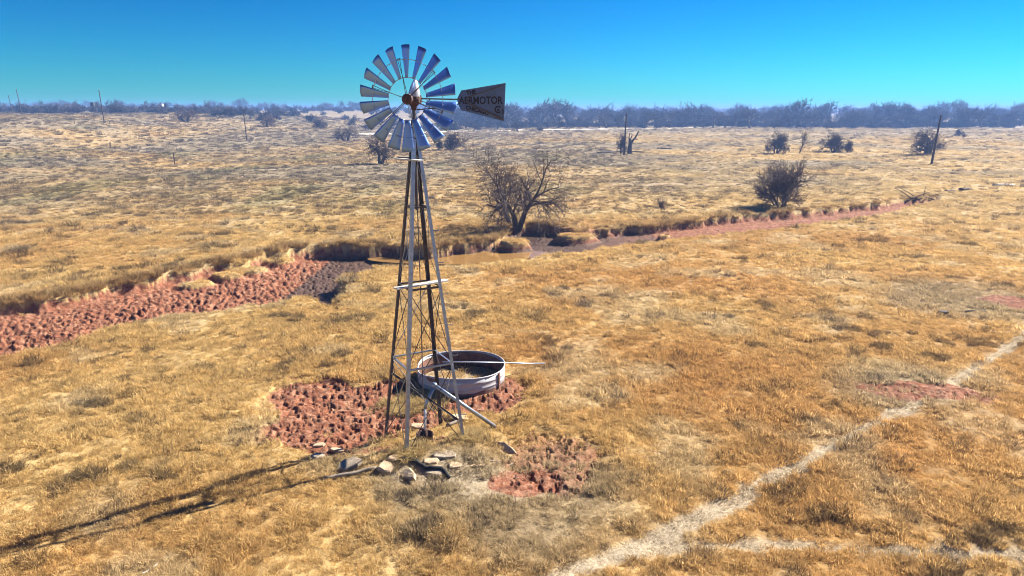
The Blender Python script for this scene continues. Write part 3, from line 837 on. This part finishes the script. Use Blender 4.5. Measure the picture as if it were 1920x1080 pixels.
rock('stone_slab', 598, 860, .38, .25, .12, .3, M['concrete'], 'grey angular stone below the pink stone in dry grass', 'stone', (.2, .1), .04, 11)
rock('stone_slab', 808, 868, .42, .26, .09, .1, M['stone'], 'tan stone at the front leg foot beside the black hose', 'stone', (.2, 0), .03, 12)
rock('stone_slab', 880, 858, .34, .16, .07, .3, M['stone'], 'narrow pale stone below the right leg foot', 'stone', (.2, 0), .02, 13)
rock('stone_slab', 893, 876, .42, .10, .05, .15, M['stone'], 'thin stone strip on bare earth right of the cream stone', 'stone', (.1, 0), .02, 14)
rock('stone_slab', 742, 862, .46, .24, .12, .3, M['stone'], 'tan ledge stone touching the left side of the front leg foot', 'stone', (.25, .1), .02, 15)
rock('stone_slab', 815, 890, .45, .22, .07, -.1, M['concrete'], 'flat grey stone under the end of the black hose', 'stone', (.1, 0), .02, 16)
rock('dung_mound', 1768, 592, .55, .45, .32, .3, M['darkwood'], 'dark rounded lump standing in grass at the right', 'mound', (0, 0), .02, 17)

def log(name, pxs, r0, r1, mat, label, cat='log', n=8, branch=()):
    P = [hit(*p) for p in pxs]; base = P[0].copy()
    pts = []
    for a_, b_ in zip(P[:-1], P[1:]):
        for k in range(4):
            q = a_.lerp(b_, k / 4); q.z = gz(q.x, q.y) + r0 * .9 + random.uniform(-.01, .02); pts.append(q)
    q = P[-1].copy(); q.z += r1; pts.append(q)
    t = thing(name, label, cat, base)
    m = MB(); m.tube([q - base for q in pts], list(np.linspace(r0, r1, len(pts))), n); m.build('trunk' if cat != 'hose' else 'tube', mat, t, True)
    for (k, dv, r_) in branch:
        o = pts[min(k, len(pts) - 1)] - base; dv = Vector(dv)
        m = MB(); m.tube([o, o + dv * .5 + Vector((0, 0, .06)), o + dv], [r_, r_ * .7, r_ * .25], 6); m.build('branch', mat, t)
    return t
log('fallen_pole', [(608, 902), (660, 892), (706, 881)], .05, .04, M['oldwood'], 'weathered pole lying left of the stones, half in grass')
log('black_hose', [(748, 866), (770, 864), (784, 874), (800, 882), (828, 883), (836, 892), (842, 899)], .055, .05, M['hose'], 'crumpled black rubber hose lying below the front leg', 'hose')
log('thin_board', [(902, 860), (962, 872)], .025, .02, M['oldwood'], 'thin grey stick lying right of the propped slab', 'stick', 5)
log('old_board', [(838, 802), (872, 786)], .05, .05, M['oldwood'], 'short grey timber at the foot of the right leg', 'timber', 6)
log('pale_stick', [(268, 1078), (298, 1058)], .018, .012, M['whitewood'], 'bleached stick in the grass at the bottom left', 'stick', 5)
log('fallen_branch', [(1700, 380), (1730, 376), (1765, 371)], .10, .05, M['bark'], 'dead grey branch pile fallen across the creek end', 'branch', 7,
    [(1, (-1.4, .6, .9), .05), (2, (1.2, -.5, .6), .05), (3, (-1.0, -.8, .5), .04), (4, (.6, .8, 1.0), .04), (5, (1.6, .2, .4), .05), (6, (-.4, .9, .8), .03), (3, (-2.2, .2, 1.3), .05), (7, (1.2, -.6, .3), .04)])
log('fallen_log', [(1862, 350), (1900, 349)], .16, .10, M['whitewood'], 'bleached log lying in the field at the far right edge', 'log', 7, [(2, (.9, .4, .4), .05)])
log('fallen_log', [(1772, 360), (1792, 358)], .12, .08, M['oldwood'], 'short dark log beyond the creek end branch pile', 'log', 7, [(1, (-.6, .3, .4), .05), (2, (.5, .3, .5), .04)])
log('fallen_log', [(1800, 358), (1818, 356)], .18, .12, M['bark'], 'dark stubby log between the branch pile and bleached log', 'log', 7, [(1, (.6, .4, .3), .05)])
log('fallen_log', [(1232, 279), (1260, 280)], .16, .10, M['bark'], 'grey log lying right of the dead forked trunk', 'log', 6, [(1, (.8, .3, .7), .07), (3, (1.6, .3, .5), .06)])
log('fallen_limb', [(1120, 288), (1165, 285), (1215, 287)], .20, .14, M['bark'], 'dark limb lying at the foot of the dead forked trunk', 'limb', 6, [(2, (-1.0, .5, .8), .08), (6, (1.2, .3, .7), .07)])
log('pipe_length', [(1810, 586), (1848, 584)], .03, .03, M['ruststeel'], 'thin dark pipe lying in grass at the right edge', 'pipe', 6)

# ------------------------------------------------------------------ trees
class TreeGen:
    """tapered limbs as tubes; fine twigs as slim three-sided spikes"""
    def __init__(s, seed): s.r = random.Random(seed); s.tr = MB(); s.cr = MB(); s.nt = 0
    def limb(s, p, d, length, rad, level, maxlevel, spread, kids, droop, twig_w, segs=4, gnarl=.25, upb=.0):
        r = s.r; pts = [p.copy()]; rads = [rad]; q = p.copy(); dd = d.normalized()
        for i in range(segs):
            dd = (dd + Vector((r.gauss(0, gnarl), r.gauss(0, gnarl), r.gauss(0, gnarl * .7) + upb - droop * level / maxlevel))).normalized()
            q = q + dd * length / segs; pts.append(q.copy()); rads.append(rad * (1 - .62 * (i + 1) / segs))
        m = s.tr if level <= 1 else s.cr
        sides = 7 if level == 0 else 5 if level == 1 else 4 if level == 2 else 3
        m.tube(pts, rads, sides, caps=False)
        if level >= maxlevel: return
        n = kids[min(level, len(kids) - 1)]
        for k in range(n):
            f = .25 + .75 * (k + r.random()) / n if level else .45 + .55 * (k + r.random()) / n
            i = min(int(f * segs), segs - 1); fr = f * segs - i
            o = pts[i].lerp(pts[i + 1], min(fr, 1)); base_d = (pts[i + 1] - pts[i]).normalized()
            side = base_d.orthogonal().normalized(); side.rotate(Matrix.Rotation(r.uniform(0, 6.283), 3, base_d))
            nd = (base_d * r.uniform(.5, 1.0) + side * spread * r.uniform(.6, 1.2)).normalized()
            rr = max(rads[i] * r.uniform(.45, .68), twig_w)
            s.limb(o, nd, length * r.uniform(.48, .78), rr, level + 1, maxlevel, spread, kids, droop, twig_w, max(2, segs - (level > 0)), gnarl, upb)
    def finish(s, name, w_h):
        """meshes scaled so that the crown is w wide and h tall"""
        vs = np.array(s.tr.v + s.cr.v); w, h = w_h
        hx = max(np.percentile(np.abs(vs[:, 0]), 98.5), np.percentile(np.abs(vs[:, 1]), 98.5)); zz = np.percentile(vs[:, 2], 99.5)
        for m in (s.tr, s.cr): m.v = [(x * w / 2 / hx, y * w / 2 / hx, (z * h / zz) if z > 0 else z) for x, y, z in m.v]
        return s.tr.mesh(name + '_trunk'), s.cr.mesh(name + '_crown')
def make_tree(seed, w, h, stems=2, stem_len=2.0, rad=.2, maxlevel=4, kids=(5, 5, 4, 4), spread=.9, droop=.0, twig=.01, lean=.5, gnarl=.22, upb=.03):
    g = TreeGen(seed); r = g.r
    for k in range(stems):
        a = 2 * math.pi * k / stems + r.uniform(-.4, .4)
        d = Vector((math.cos(a) * lean, math.sin(a) * lean, 1)) if stems > 1 else Vector((r.uniform(-.15, .15), r.uniform(-.15, .15), 1))
        g.limb(Vector((.12 * math.cos(a) * (stems > 1), .12 * math.sin(a) * (stems > 1), -.25)), d, stem_len, rad, 0, maxlevel, spread, kids, droop, twig, 4, gnarl, upb)
    return g.finish('tree%d' % seed, (w, h))
TREES = {
    'big': make_tree(12, 6.6, 5.7, 3, 2.0, .16, 4, (7, 6, 5, 4), 1.0, .16, .009, .42, .20, .03),
    'bush': make_tree(21, 4.9, 4.2, 9, 1.5, .075, 4, (5, 5, 4, 4), .80, .0, .014, .8, .18, .10),
    'spread': make_tree(38, 7.0, 4.8, 2, 1.5, .22, 4, (6, 6, 4, 3), 1.3, .06, .016, .55, .25, .02),
    'round': make_tree(44, 4.2, 4.2, 3, 1.6, .14, 4, (6, 6, 5, 4), 1.0, .0, .024, .35, .22, .05),
    'open': make_tree(55, 4.0, 5.0, 1, 2.2, .17, 4, (6, 5, 4, 2), .8, .0, .015, .3, .2, .08),
    'sapling': make_tree(66, .9, 1.6, 5, 1.1, .025, 3, (5, 5, 4), .6, .0, .014, .25, .15, .1),
    'far1': make_tree(71, 9.0, 8.2, 1, 3.4, .28, 4, (6, 5, 4, 3), .95, .02, .05, .3, .22, .05),
    'far2': make_tree(72, 7.5, 6.0, 2, 2.6, .20, 4, (5, 5, 4, 3), .95, .0, .05, .4, .22, .03),
    'far3': make_tree(73, 11.0, 9.6, 1, 3.8, .33, 4, (6, 5, 4, 3), .95, .0, .06, .3, .22, .07),
    'brush': make_tree(74, 6.5, 4.0, 4, 1.7, .11, 3, (6, 5, 5), .95, .0, .05, .6, .22, .03),
}
for k, (tm, cm) in TREES.items():
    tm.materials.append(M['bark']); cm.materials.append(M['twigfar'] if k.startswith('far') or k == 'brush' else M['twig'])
SIZE = {'big': (6.6, 5.7), 'bush': (4.9, 4.2), 'spread': (7.0, 4.8), 'round': (4.2, 4.2), 'open': (4.0, 5.0), 'sapling': (.9, 1.6), 'far1': (9, 8.2), 'far2': (7.5, 6), 'far3': (11, 9.6), 'brush': (6.5, 4.0)}
def tree_at(p, kind, w, h, label, name='bare_tree', cat='tree', group=None, rz=None):
    t = thing(name, label, cat, p, random.uniform(0, 6.28) if rz is None else rz, group)
    s = SIZE[kind]; t.scale = (1.18 * w / s[0], 1.18 * w / s[0], h / s[1])
    link('trunk', TREES[kind][0], None, t); link('crown', TREES[kind][1], None, t)
    return t
def tree_px(px, py, top, halfw, kind, label, name='bare_tree', cat='tree', group=None, rz=None):
    p = hit(px, py); k = m_per_px(p)
    return tree_at(p, kind, 2 * halfw * k, (py - top) * k, label, name, cat, group, rz)
tree_px(968, 431, 288, 82, 'big', 'large bare spreading tree on the creek bank beside the water', rz=.6)
tree_px(1465, 389, 306, 53, 'bush', 'dense rounded leafless thicket standing just beyond the dry creek', 'thicket', 'shrub')
tree_px(1242, 401, 371, 9, 'sapling', 'tiny thin sapling alone between the large tree and the thicket', 'sapling', 'sapling')
tree_px(650, 265, 237, 22, 'spread', 'small bare tree in the left field, farther than the one by the wheel')
tree_px(714, 307, 254, 27, 'spread', 'bare crooked tree with thick trunk just left below the wheel', rz=2.0)
tree_px(848, 281, 249, 19, 'round', 'dark bushy tree just right below the wheel')
tree_px(822, 281, 262, 7, 'round', 'small dark shrub left of the bushy tree below the wheel', 'shrub', 'shrub')
tree_px(1455, 288, 249, 18, 'round', 'dark round bush, leftmost of the four behind the thicket', 'bush', 'shrub')
tree_px(1440, 290, 270, 7, 'sapling', 'low dark clump at the left foot of the leftmost round bush', 'shrub', 'shrub')
tree_px(1498, 288, 238, 17, 'open', 'thin open bare tree between the two dark round bushes')
tree_px(1563, 286, 250, 19, 'round', 'dark round bush right of the thin open tree', 'bush', 'shrub')
tree_px(1588, 286, 263, 8, 'round', 'small bush touching the right side of a dark round bush', 'shrub', 'shrub')
tree_px(1740, 291, 244, 38, 'spread', 'wide spreading bare tree right behind the rightmost pole', rz=.4)
tree_px(1797, 256, 242, 7, 'round', 'tiny dark bush in the distance right of the rightmost pole', 'shrub', 'shrub')
tree_px(1806, 261, 249, 5, 'sapling', 'tiny brown bush below the dark one right of the pole', 'shrub', 'shrub')
tree_px(350, 229, 206, 24, 'spread', 'dark spreading tree on the left rise between two poles')
tree_px(412, 217, 203, 13, 'spread', 'small tree on the left rise just left of the third pole')
tree_px(502, 238, 216, 19, 'spread', 'grey bare tree just right of the pole in the left field')
tree_px(605, 242, 222, 15, 'round', 'pale bare tree at the edge of the left field, near its fence')
tree_px(888, 247, 230, 12, 'far2', 'small bare tree by the gravel road under the tail vane')
tree_px(972, 247, 224, 14, 'far2', 'dark bare tree by the gravel road just right of the tail vane')
tree_px(1010, 247, 236, 7, 'round', 'small dark shrub by the gravel road, right of the dark tree', 'shrub', 'shrub')

def dead_trunk():
    p = hit(1181, 290); k = m_per_px(p)
    t = thing('dead_tree', 'dead forked tree trunk with broken limbs behind the middle pole', 'dead tree', p)
    h = 44 * k; r = random.Random(5)
    m = MB(); m.tube([(0, 0, -.2), (-.05, 0, h * .25), (.05, .05, h * .5), (-.1, 0, h * .64)], [5.2 * k, 4.3 * k, 3.6 * k, 2.4 * k], 9); m.build('trunk', M['bark'], t)
    for pts, r0 in (([(0, 0, h * .40), (4 * k, 0, h * .58), (9 * k, .1, h * .70), (15 * k, .1, h * .98)], 2.6 * k), ([(-.1, 0, h * .55), (-3 * k, 0, h * .72), (-1 * k, .1, h * .92)], 1.6 * k), ([(7 * k, .1, h * .66), (14 * k, .2, h * .62)], 1.1 * k), ([(12 * k, .1, h * .84), (16 * k, -.1, h * .80)], .8 * k), ([(-.1, 0, h * .6), (3 * k, .1, h * .80), (2 * k, 0, h * .9)], 1.2 * k)):
        m = MB(); m.tube(pts, list(np.linspace(r0, r0 * .4, len(pts))), 6); m.build('limb', M['bark'], t)
dead_trunk()
p = hit(1168, 288); p = p + Vector((0, 2.0, 0)); p.z = gz(p.x, p.y)
tree_at(p, 'round', 1.9, 3.9, 'narrow dark leafy bush beside the dead forked trunk', 'shrub', 'shrub')

# ------------------------------------------------------------------ poles, posts, wires
def pole(px, py, tx, ty, r_, label, group='power line poles'):
    p = hit(px, py); k = m_per_px(p)
    h = (py - ty) * k
    t = thing('utility_pole', label, 'pole', p, 0, group)
    top = Vector(((tx - px) * k * .6, 0, h))
    m = MB(); m.tube([(0, 0, -.5), top * .5, top], [r_ * 1.25, r_, r_ * .8], 9); m.build('shaft', M['darkwood'], t)
    m = MB(); m.tube([top + Vector((0, 0, -.02)), top + Vector((0, 0, .12)), top + Vector((0, 0, .2))], [.05, .06, .03], 8); m.build('insulator', M['insul'], t)
    return p + top + Vector((0, 0, .2))
tops = [pole(24, 214, 19, 179, .12, 'leaning distant pole at the far left edge, palest and thinnest'),
        pole(41, 215, 36, 169, .13, 'second pole from the left edge, on the skyline'),
        pole(196, 231, 192, 171, .13, 'third pole from the left edge, on the grassy rise'),
        pole(463, 264, 460, 207, .12, 'lone pole in the left field, left of the windmill'),
        pole(1170, 292, 1173, 214, .15, 'tall pole in front of the dead forked trunk'),
        pole(1746, 309, 1755, 219, .16, 'rightmost tall pole in front of the wide spreading tree')]
def wire(a, b, sag, label):
    base = a.copy(); pts = [a.lerp(b, s) - base + Vector((0, 0, -4 * sag * s * (1 - s))) for s in np.linspace(0, 1, 25)]
    m = MB(); m.tube(pts, .009, 4); o = m.build('power_wire', M['wire']); o.location = base; tag(o, label, 'wire', 'power line wires')
spans = ['thin wire between the two leftmost poles', 'thin wire from the skyline pole to the pole on the rise', 'thin wire from the rise down to the lone left pole', 'long thin wire passing behind the windmill between poles', 'long thin wire between the middle and rightmost poles']
for a, b, l in zip(tops[:-1], tops[1:], spans): wire(a, b, 1.2 if (a - b).length < 150 else 2.0, l)
def post(px, py, ty, r_, label, group=None):
    p = hit(px, py); k = m_per_px(p); h = (py - ty) * k
    m = MB(); m.tube([(0, 0, -.3), (.02, 0, h * .5), (.03, .02, h * .96), (.03, .02, h)], [r_, r_ * .95, r_ * .9, r_ * .6], 7)
    o = m.build('fence_post', M['darkwood']); o.location = p; o.rotation_euler = (random.uniform(-.05, .05), random.uniform(-.05, .05), 0); tag(o, label, 'post', group)
post(328, 309, 287, .10, 'short dark post standing alone in the left field, the nearer one')
post(207, 278, 266, .11, 'short dark post in the left field, the farther one')
post(1163, 290, 273, .10, 'short dark post left of the middle pole')
for i in range(16):
    px = 140 + i * 33; py = 233 + i * .95 + random.uniform(-1, 1)
    post(px, py, py - 6.5, .07, 'small far fence post in the row along the back of the left field', 'far fence posts')
# far shed and box blind
p = hit(303, 209); k = m_per_px(p)
t_ = thing('shed', 'tiny white shed on the far left skyline', 'shed', p + Vector((0, 0, 1.5)))
m = MB(); m.box((0, 0, 1.0), (7 * k, 3, 5.0)); m.build('wall', M['shedwall'], t_)
m = MB(); m.add([(-3.9 * k, -1.8, 3.45), (3.9 * k, -1.8, 3.45), (3.9 * k, 1.8, 3.45), (-3.9 * k, 1.8, 3.45), (-3.9 * k, 0, 4.2), (3.9 * k, 0, 4.2)], [(0, 1, 5, 4), (2, 3, 4, 5), (0, 4, 3), (1, 2, 5), (0, 3, 2, 1)]); m.build('roof', M['shedroof'], t_)
p = at_y(174, 197, 262); gzz = gz(p.x, p.y)
t_ = thing('hunting_blind', 'small dark box blind on legs left of the pole on the rise', 'blind', (p.x, p.y, gzz))
zb = p.z - gzz
m = MB(); m.box((0, 0, zb + .3), (1.1, 1.1, 1.2)); m.build('box', M['blind'], t_)
for sx in (-.45, .45):
    for sy in (-.45, .45):
        m = MB(); m.tube([(sx * 1.3, sy * 1.3, -.2), (sx, sy, zb - .25)], .05, 5); m.build('leg', M['blind'], t_)

# ------------------------------------------------------------------ instanced stuff (grass, far wood)
def instancer(name, pts, rots, scales, kinds, protos, tints=None, mat=None):
    me = np_mesh(name, pts)
    attr(me, 'rot', 'FLOAT_VECTOR', rots); attr(me, 'scl', 'FLOAT_VECTOR', scales); attr(me, 'kindi', 'INT', kinds)
    if tints is not None: attr(me, 'tint', 'FLOAT_COLOR', np.concatenate((tints, np.ones((len(tints), 1))), 1))
    o = link(name, me); tag(o, kind='stuff')
    ng = bpy.data.node_groups.new(name + '_nodes', 'GeometryNodeTree')
    ng.interface.new_socket('Geometry', in_out='INPUT', socket_type='NodeSocketGeometry'); ng.interface.new_socket('Geometry', in_out='OUTPUT', socket_type='NodeSocketGeometry')
    gi = ng.nodes.new('NodeGroupInput'); go = ng.nodes.new('NodeGroupOutput')
    col = bpy.data.collections.new(name + '_shapes')
    for i, pm in enumerate(protos):
        po = bpy.data.objects.new('%s_shape_%02d' % (name, i), pm); col.objects.link(po)
    ci = ng.nodes.new('GeometryNodeCollectionInfo'); ci.inputs['Collection'].default_value = col; ci.inputs['Separate Children'].default_value = True; ci.inputs['Reset Children'].default_value = True
    m2p = ng.nodes.new('GeometryNodeMeshToPoints')
    iop = ng.nodes.new('GeometryNodeInstanceOnPoints'); iop.inputs['Pick Instance'].default_value = True
    def na(nm, typ):
        n = ng.nodes.new('GeometryNodeInputNamedAttribute'); n.data_type = typ; n.inputs['Name'].default_value = nm; return n.outputs['Attribute']
    L = ng.links.new
    L(gi.outputs[0], m2p.inputs['Mesh']); L(m2p.outputs[0], iop.inputs['Points']); L(ci.outputs[0], iop.inputs['Instance'])
    L(na('kindi', 'INT'), iop.inputs['Instance Index'])
    e2r = ng.nodes.new('FunctionNodeEulerToRotation'); L(na('rot', 'FLOAT_VECTOR'), e2r.inputs[0]); L(e2r.outputs[0], iop.inputs['Rotation'])
    L(na('scl', 'FLOAT_VECTOR'), iop.inputs['Scale']); L(iop.outputs[0], go.inputs[0])
    md = o.modifiers.new('scatter', 'NODES'); md.node_group = ng
    return o

def tuft(seed, n, hmin, hmax, spread, lean, width, flat=.5):
    r = random.Random(seed); vs = []; quads = []; tris = []; sh = []
    for i in range(n):
        a = r.uniform(0, 6.283); rr = spread * math.sqrt(r.random()); x, y = rr * math.cos(a), rr * math.sin(a)
        h = r.uniform(hmin, hmax); b = a + r.gauss(0, .8); ln = lean * r.uniform(.3, 1.3)
        w = width * r.uniform(.6, 1.2); pa = r.uniform(0, 6.283); wx, wy = math.cos(pa) * w, math.sin(pa) * w
        dx, dy = math.cos(b), math.sin(b)
        k = len(vs)
        for f, wf in ((0, 1), (.55, .8), (1, .12)):
            hz = h * (f - flat * ln * f * f * .45); ox = h * ln * f * f
            vs += [(x + dx * ox - wx * wf, y + dy * ox - wy * wf, hz - .02 * (f == 0)), (x + dx * ox + wx * wf, y + dy * ox + wy * wf, hz - .02 * (f == 0))]
        quads += [(k, k + 1, k + 3, k + 2), (k + 2, k + 3, k + 5, k + 4)]
        s_ = r.uniform(.72, 1.15); sh += [s_] * 6
    me = np_mesh('tuft%d' % seed, vs, quads); attr(me, 'shade', 'FLOAT', sh); me.materials.append(M['grass'])
    return me
TUFTS = [tuft(101, 60, .03, .085, .17, 1.2, .0065), tuft(102, 60, .035, .10, .16, 1.1, .006), tuft(103, 55, .03, .08, .19, 1.4, .007), tuft(104, 70, .05, .13, .15, 1.0, .006),
         tuft(105, 120, .16, .36, .22, 1.1, .008, .9),      # long bank grass
         tuft(106, 90, .06, .16, .16, .8, .006),            # stiff weeds
         tuft(107, 40, .015, .045, .20, 1.8, .006)]         # trampled litter
def grass():
    P = []; K = []; S = []; TT = []; RT = []
    rings = [(9, 20, 75, 1.0), (20, 34, 42, 1.15), (34, 58, 19, 1.5), (58, 95, 7.0, 2.0), (95, 160, 2.2, 2.8), (160, 270, .75, 4.0), (270, 420, .25, 6.0)]
    half = R(43)
    for (r0, r1, dens, sc) in rings:
        n = int(half * (r1 * r1 - r0 * r0) * dens)
        rr = np.sqrt(rng.uniform(r0 * r0, r1 * r1, n)); aa = rng.uniform(-half, half, n)
        x = rr * np.sin(aa); y = rr * np.cos(aa)
        z, mud, trail, sd, far, pock = terrain(x, y, True)
        clump = fbm(x / (.9 * sc), y / (.9 * sc), 91, 2); big = fbm(x / 5, y / 5, 95, 2)
        keep = rng.random(n) > np.clip(1.25 * mud + .02, 0, .985)
        dt = np.hypot(x - TANK.x, y - TANK.y)
        keep &= ~((sd > .35) & (mud > .4) & (rng.random(n) > .01)) & (np.abs(dt - TANK_R) > .13)
        keep &= (np.hypot(x - TOWER.x, y - TOWER.y) > .45)
        litter = (rng.random(n) < trail * 1.1)
        fine = vnoise(x / .22, y / .22, 97) if r1 < 60 else 0
        s = sc * (0.82 + .5 * clump + .25 * big + .45 * fine) * rng.uniform(.7, 1.3, n)
        k = rng.integers(0, 4, n)
        # gentle hollows with short grass, hummocks with longer
        k = np.where(litter | ((mud > .15) & (rng.random(n) < .6)), 6, k)
        edge = (sd > -.75) & (sd < .02) & far & (rng.random(n) < .6) & (fbm(x / .8, y / .8, 141, 2) > -.25)
        keep &= ~((sd > .02) & (sd < .5) & far & (rng.random(n) < .85))
        k = np.where(edge & (mud < .6), 4, k); s = np.where(edge, sc * rng.uniform(.7, 1.15, n) / max(1, sc * .75), s)
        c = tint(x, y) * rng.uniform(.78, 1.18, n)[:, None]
        c = np.where(litter[:, None], np.array((.52, .43, .30)) * rng.uniform(.75, 1.15, n)[:, None], c)
        c = np.where(edge[:, None], np.array((.46, .31, .14)) * rng.uniform(.6, 1.15, n)[:, None], c)
        # dark weedy tufts
        wd = (fbm(x / 2.6, y / 2.6, 131, 2) + .6 * vnoise(x / .55, y / .55, 133) > .80) & (rng.random(n) < .8) & (k < 4)
        wf = (rng.random(n) < np.where((y > 60) & (x < 14 + .05 * y), .20, np.where(y > 50, .05, .02))) & (k < 4)
        wd = wd | wf
        k = np.where(wd, 5, k); s = np.where(wd, s * rng.uniform(.8, 1.3, n), s)
        wd &= (trail < .2)
        c = np.where(wd[:, None], c * np.array((.36, .36, .42)), c)
        s = np.clip(s, .3 * sc, 2.2 * sc)
        P.append(np.stack((x, y, z), 1)[keep]); K.append(k[keep]); S.append(s[keep]); TT.append(c[keep])
        RT.append(np.stack((rng.normal(0, .12, n), rng.normal(0, .12, n), rng.uniform(0, 6.283, n)), 1)[keep])
    # a stand of tall pale grass at the tower's far left leg, and single tufts on the pad
    q = W(755, 755)
    for (c0, c1, n, sp) in ((q[0], q[1], 60, .35), (q[0] + .55, q[1] - .1, 45, .3), (W(880, 830)[0], W(880, 830)[1], 26, .3), (W(770, 862)[0], W(770, 862)[1], 14, .2)):
        x = rng.normal(c0, sp, n); y = rng.normal(c1, sp, n)
        P.append(np.stack((x, y, terrain(x, y)), 1)); K.append(np.full(n, 4)); S.append(rng.uniform(.55, .95, n)); TT.append(np.array((.55, .41, .19)) * rng.uniform(.85, 1.15, n)[:, None]); RT.append(np.stack((rng.normal(0, .1, n), rng.normal(0, .1, n), rng.uniform(0, 6.283, n)), 1))
    P = np.concatenate(P); K = np.concatenate(K); S = np.concatenate(S); TT = np.concatenate(TT); RT = np.concatenate(RT)
    sc3 = np.stack((S, S, S * np.where(P[:, 1] > 60, .75, 1.0)), 1)
    o = instancer('dry_grass', P, RT, sc3, K, TUFTS, TT)
    tag(o, 'dry straw coloured grass covering the pasture', 'grass')
    print('grass tufts', len(P))
grass()

# front rank of the far tree line: individuals; the wood behind it: one mass
def joined(kind, mat_override=None):
    tm, cm = TREES[kind]
    bmv = [tuple(v.co) for v in tm.vertices] + [tuple(v.co) for v in cm.vertices]
    k = len(tm.vertices)
    fs = [tuple(p.vertices) for p in tm.polygons] + [tuple(i + k for i in p.vertices) for p in cm.polygons]
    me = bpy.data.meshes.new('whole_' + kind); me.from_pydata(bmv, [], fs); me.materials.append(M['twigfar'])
    return me
def far_wood():
    px = 868.0; i = 0
    while px < 1935:
        base = 243.5 - 2.5 * max(0, (px - 1000)) / 900 + random.uniform(-1.0, .8)
        p = hit(px, base); p.y += 14; p.z = gz(p.x, p.y)
        kind = random.choice(['far1', 'far2', 'far2', 'far3'])
        s = SIZE[kind]; f = random.uniform(.75, 1.05) * (1.0 if px > 1150 else .85)
        tree_at(p, kind, s[0] * f * random.uniform(.9, 1.2), s[1] * f * .92, 'hazy grey bare tree in the front rank of the far wood', group='front rank of the far wood')
        px += random.uniform(16, 27); i += 1
    pts = []; kk = []; sc = []
    def put(x, y, k, s, hs=1.0):
        pts.append((x, y, gz(x, y) - .1)); kk.append(k); sc.append((s, s, s * hs))
    kinds = ['far1', 'far2', 'far3', 'brush']
    for j in range(900):      # right wood in depth
        y = 375 + 330 * random.random() ** 1.4
        x = random.uniform(-.10, .78) * y
        if x < -30 and y < 420: continue
        k = random.choice([0, 0, 1, 2]); put(x, y, k, random.choice([.6, .7, .85, .85, 1.0, 1.0, 1.15, 1.5]) * random.uniform(.9, 1.1), .9)
    for j in range(420):      # low brush along the foot of the wood
        y = random.uniform(352, 395); x = random.uniform(-.06, .78) * y
        put(x, y, 3, random.uniform(.45, .85))
    for j in range(900):      # left brush beyond the rise and down the swell
        y = 290 + 520 * random.random() ** 1.2
        x = random.uniform(-.80, -.04) * y
        if random.random() > .35 + .65 * sstep(.30, .62, -x / y) and y < 560: continue
        k = random.choice([3, 3, 3, 1]); put(x, y, k, random.uniform(.6, 1.05))
    for j in range(900):      # distance
        y = random.uniform(700, 2400); x = random.uniform(-.85, .85) * y
        put(x, y, random.choice([0, 1, 2]), random.uniform(1.0, 1.7), .8)
    n = len(pts)
    o = instancer('far_wood', np.array(pts), np.stack((np.zeros(n), np.zeros(n), rng.uniform(0, 6.28, n)), 1), np.array(sc), np.array(kk), [joined(k) for k in kinds])
    tag(o, 'mass of hazy bare winter trees along the horizon', 'woodland')
far_wood()

# ------------------------------------------------------------------ haze
def haze():
    m = MB(); m.box((0, 0, 7.5), (10600, 10600, 21)); 
    mat, nt = new_mat('haze')
    out = N(nt, 'ShaderNodeOutputMaterial'); v = N(nt, 'ShaderNodeVolumePrincipled')
    v.inputs['Color'].default_value = (.27, .48, 1.0, 1); v.inputs['Density'].default_value = .0006; v.inputs['Anisotropy'].default_value = 0.1
    nt.links.new(v.outputs[0], out.inputs['Volume'])
    o = m.build('haze', mat); tag(o, 'faint blue haze over the plain', 'haze', kind='stuff')
haze()
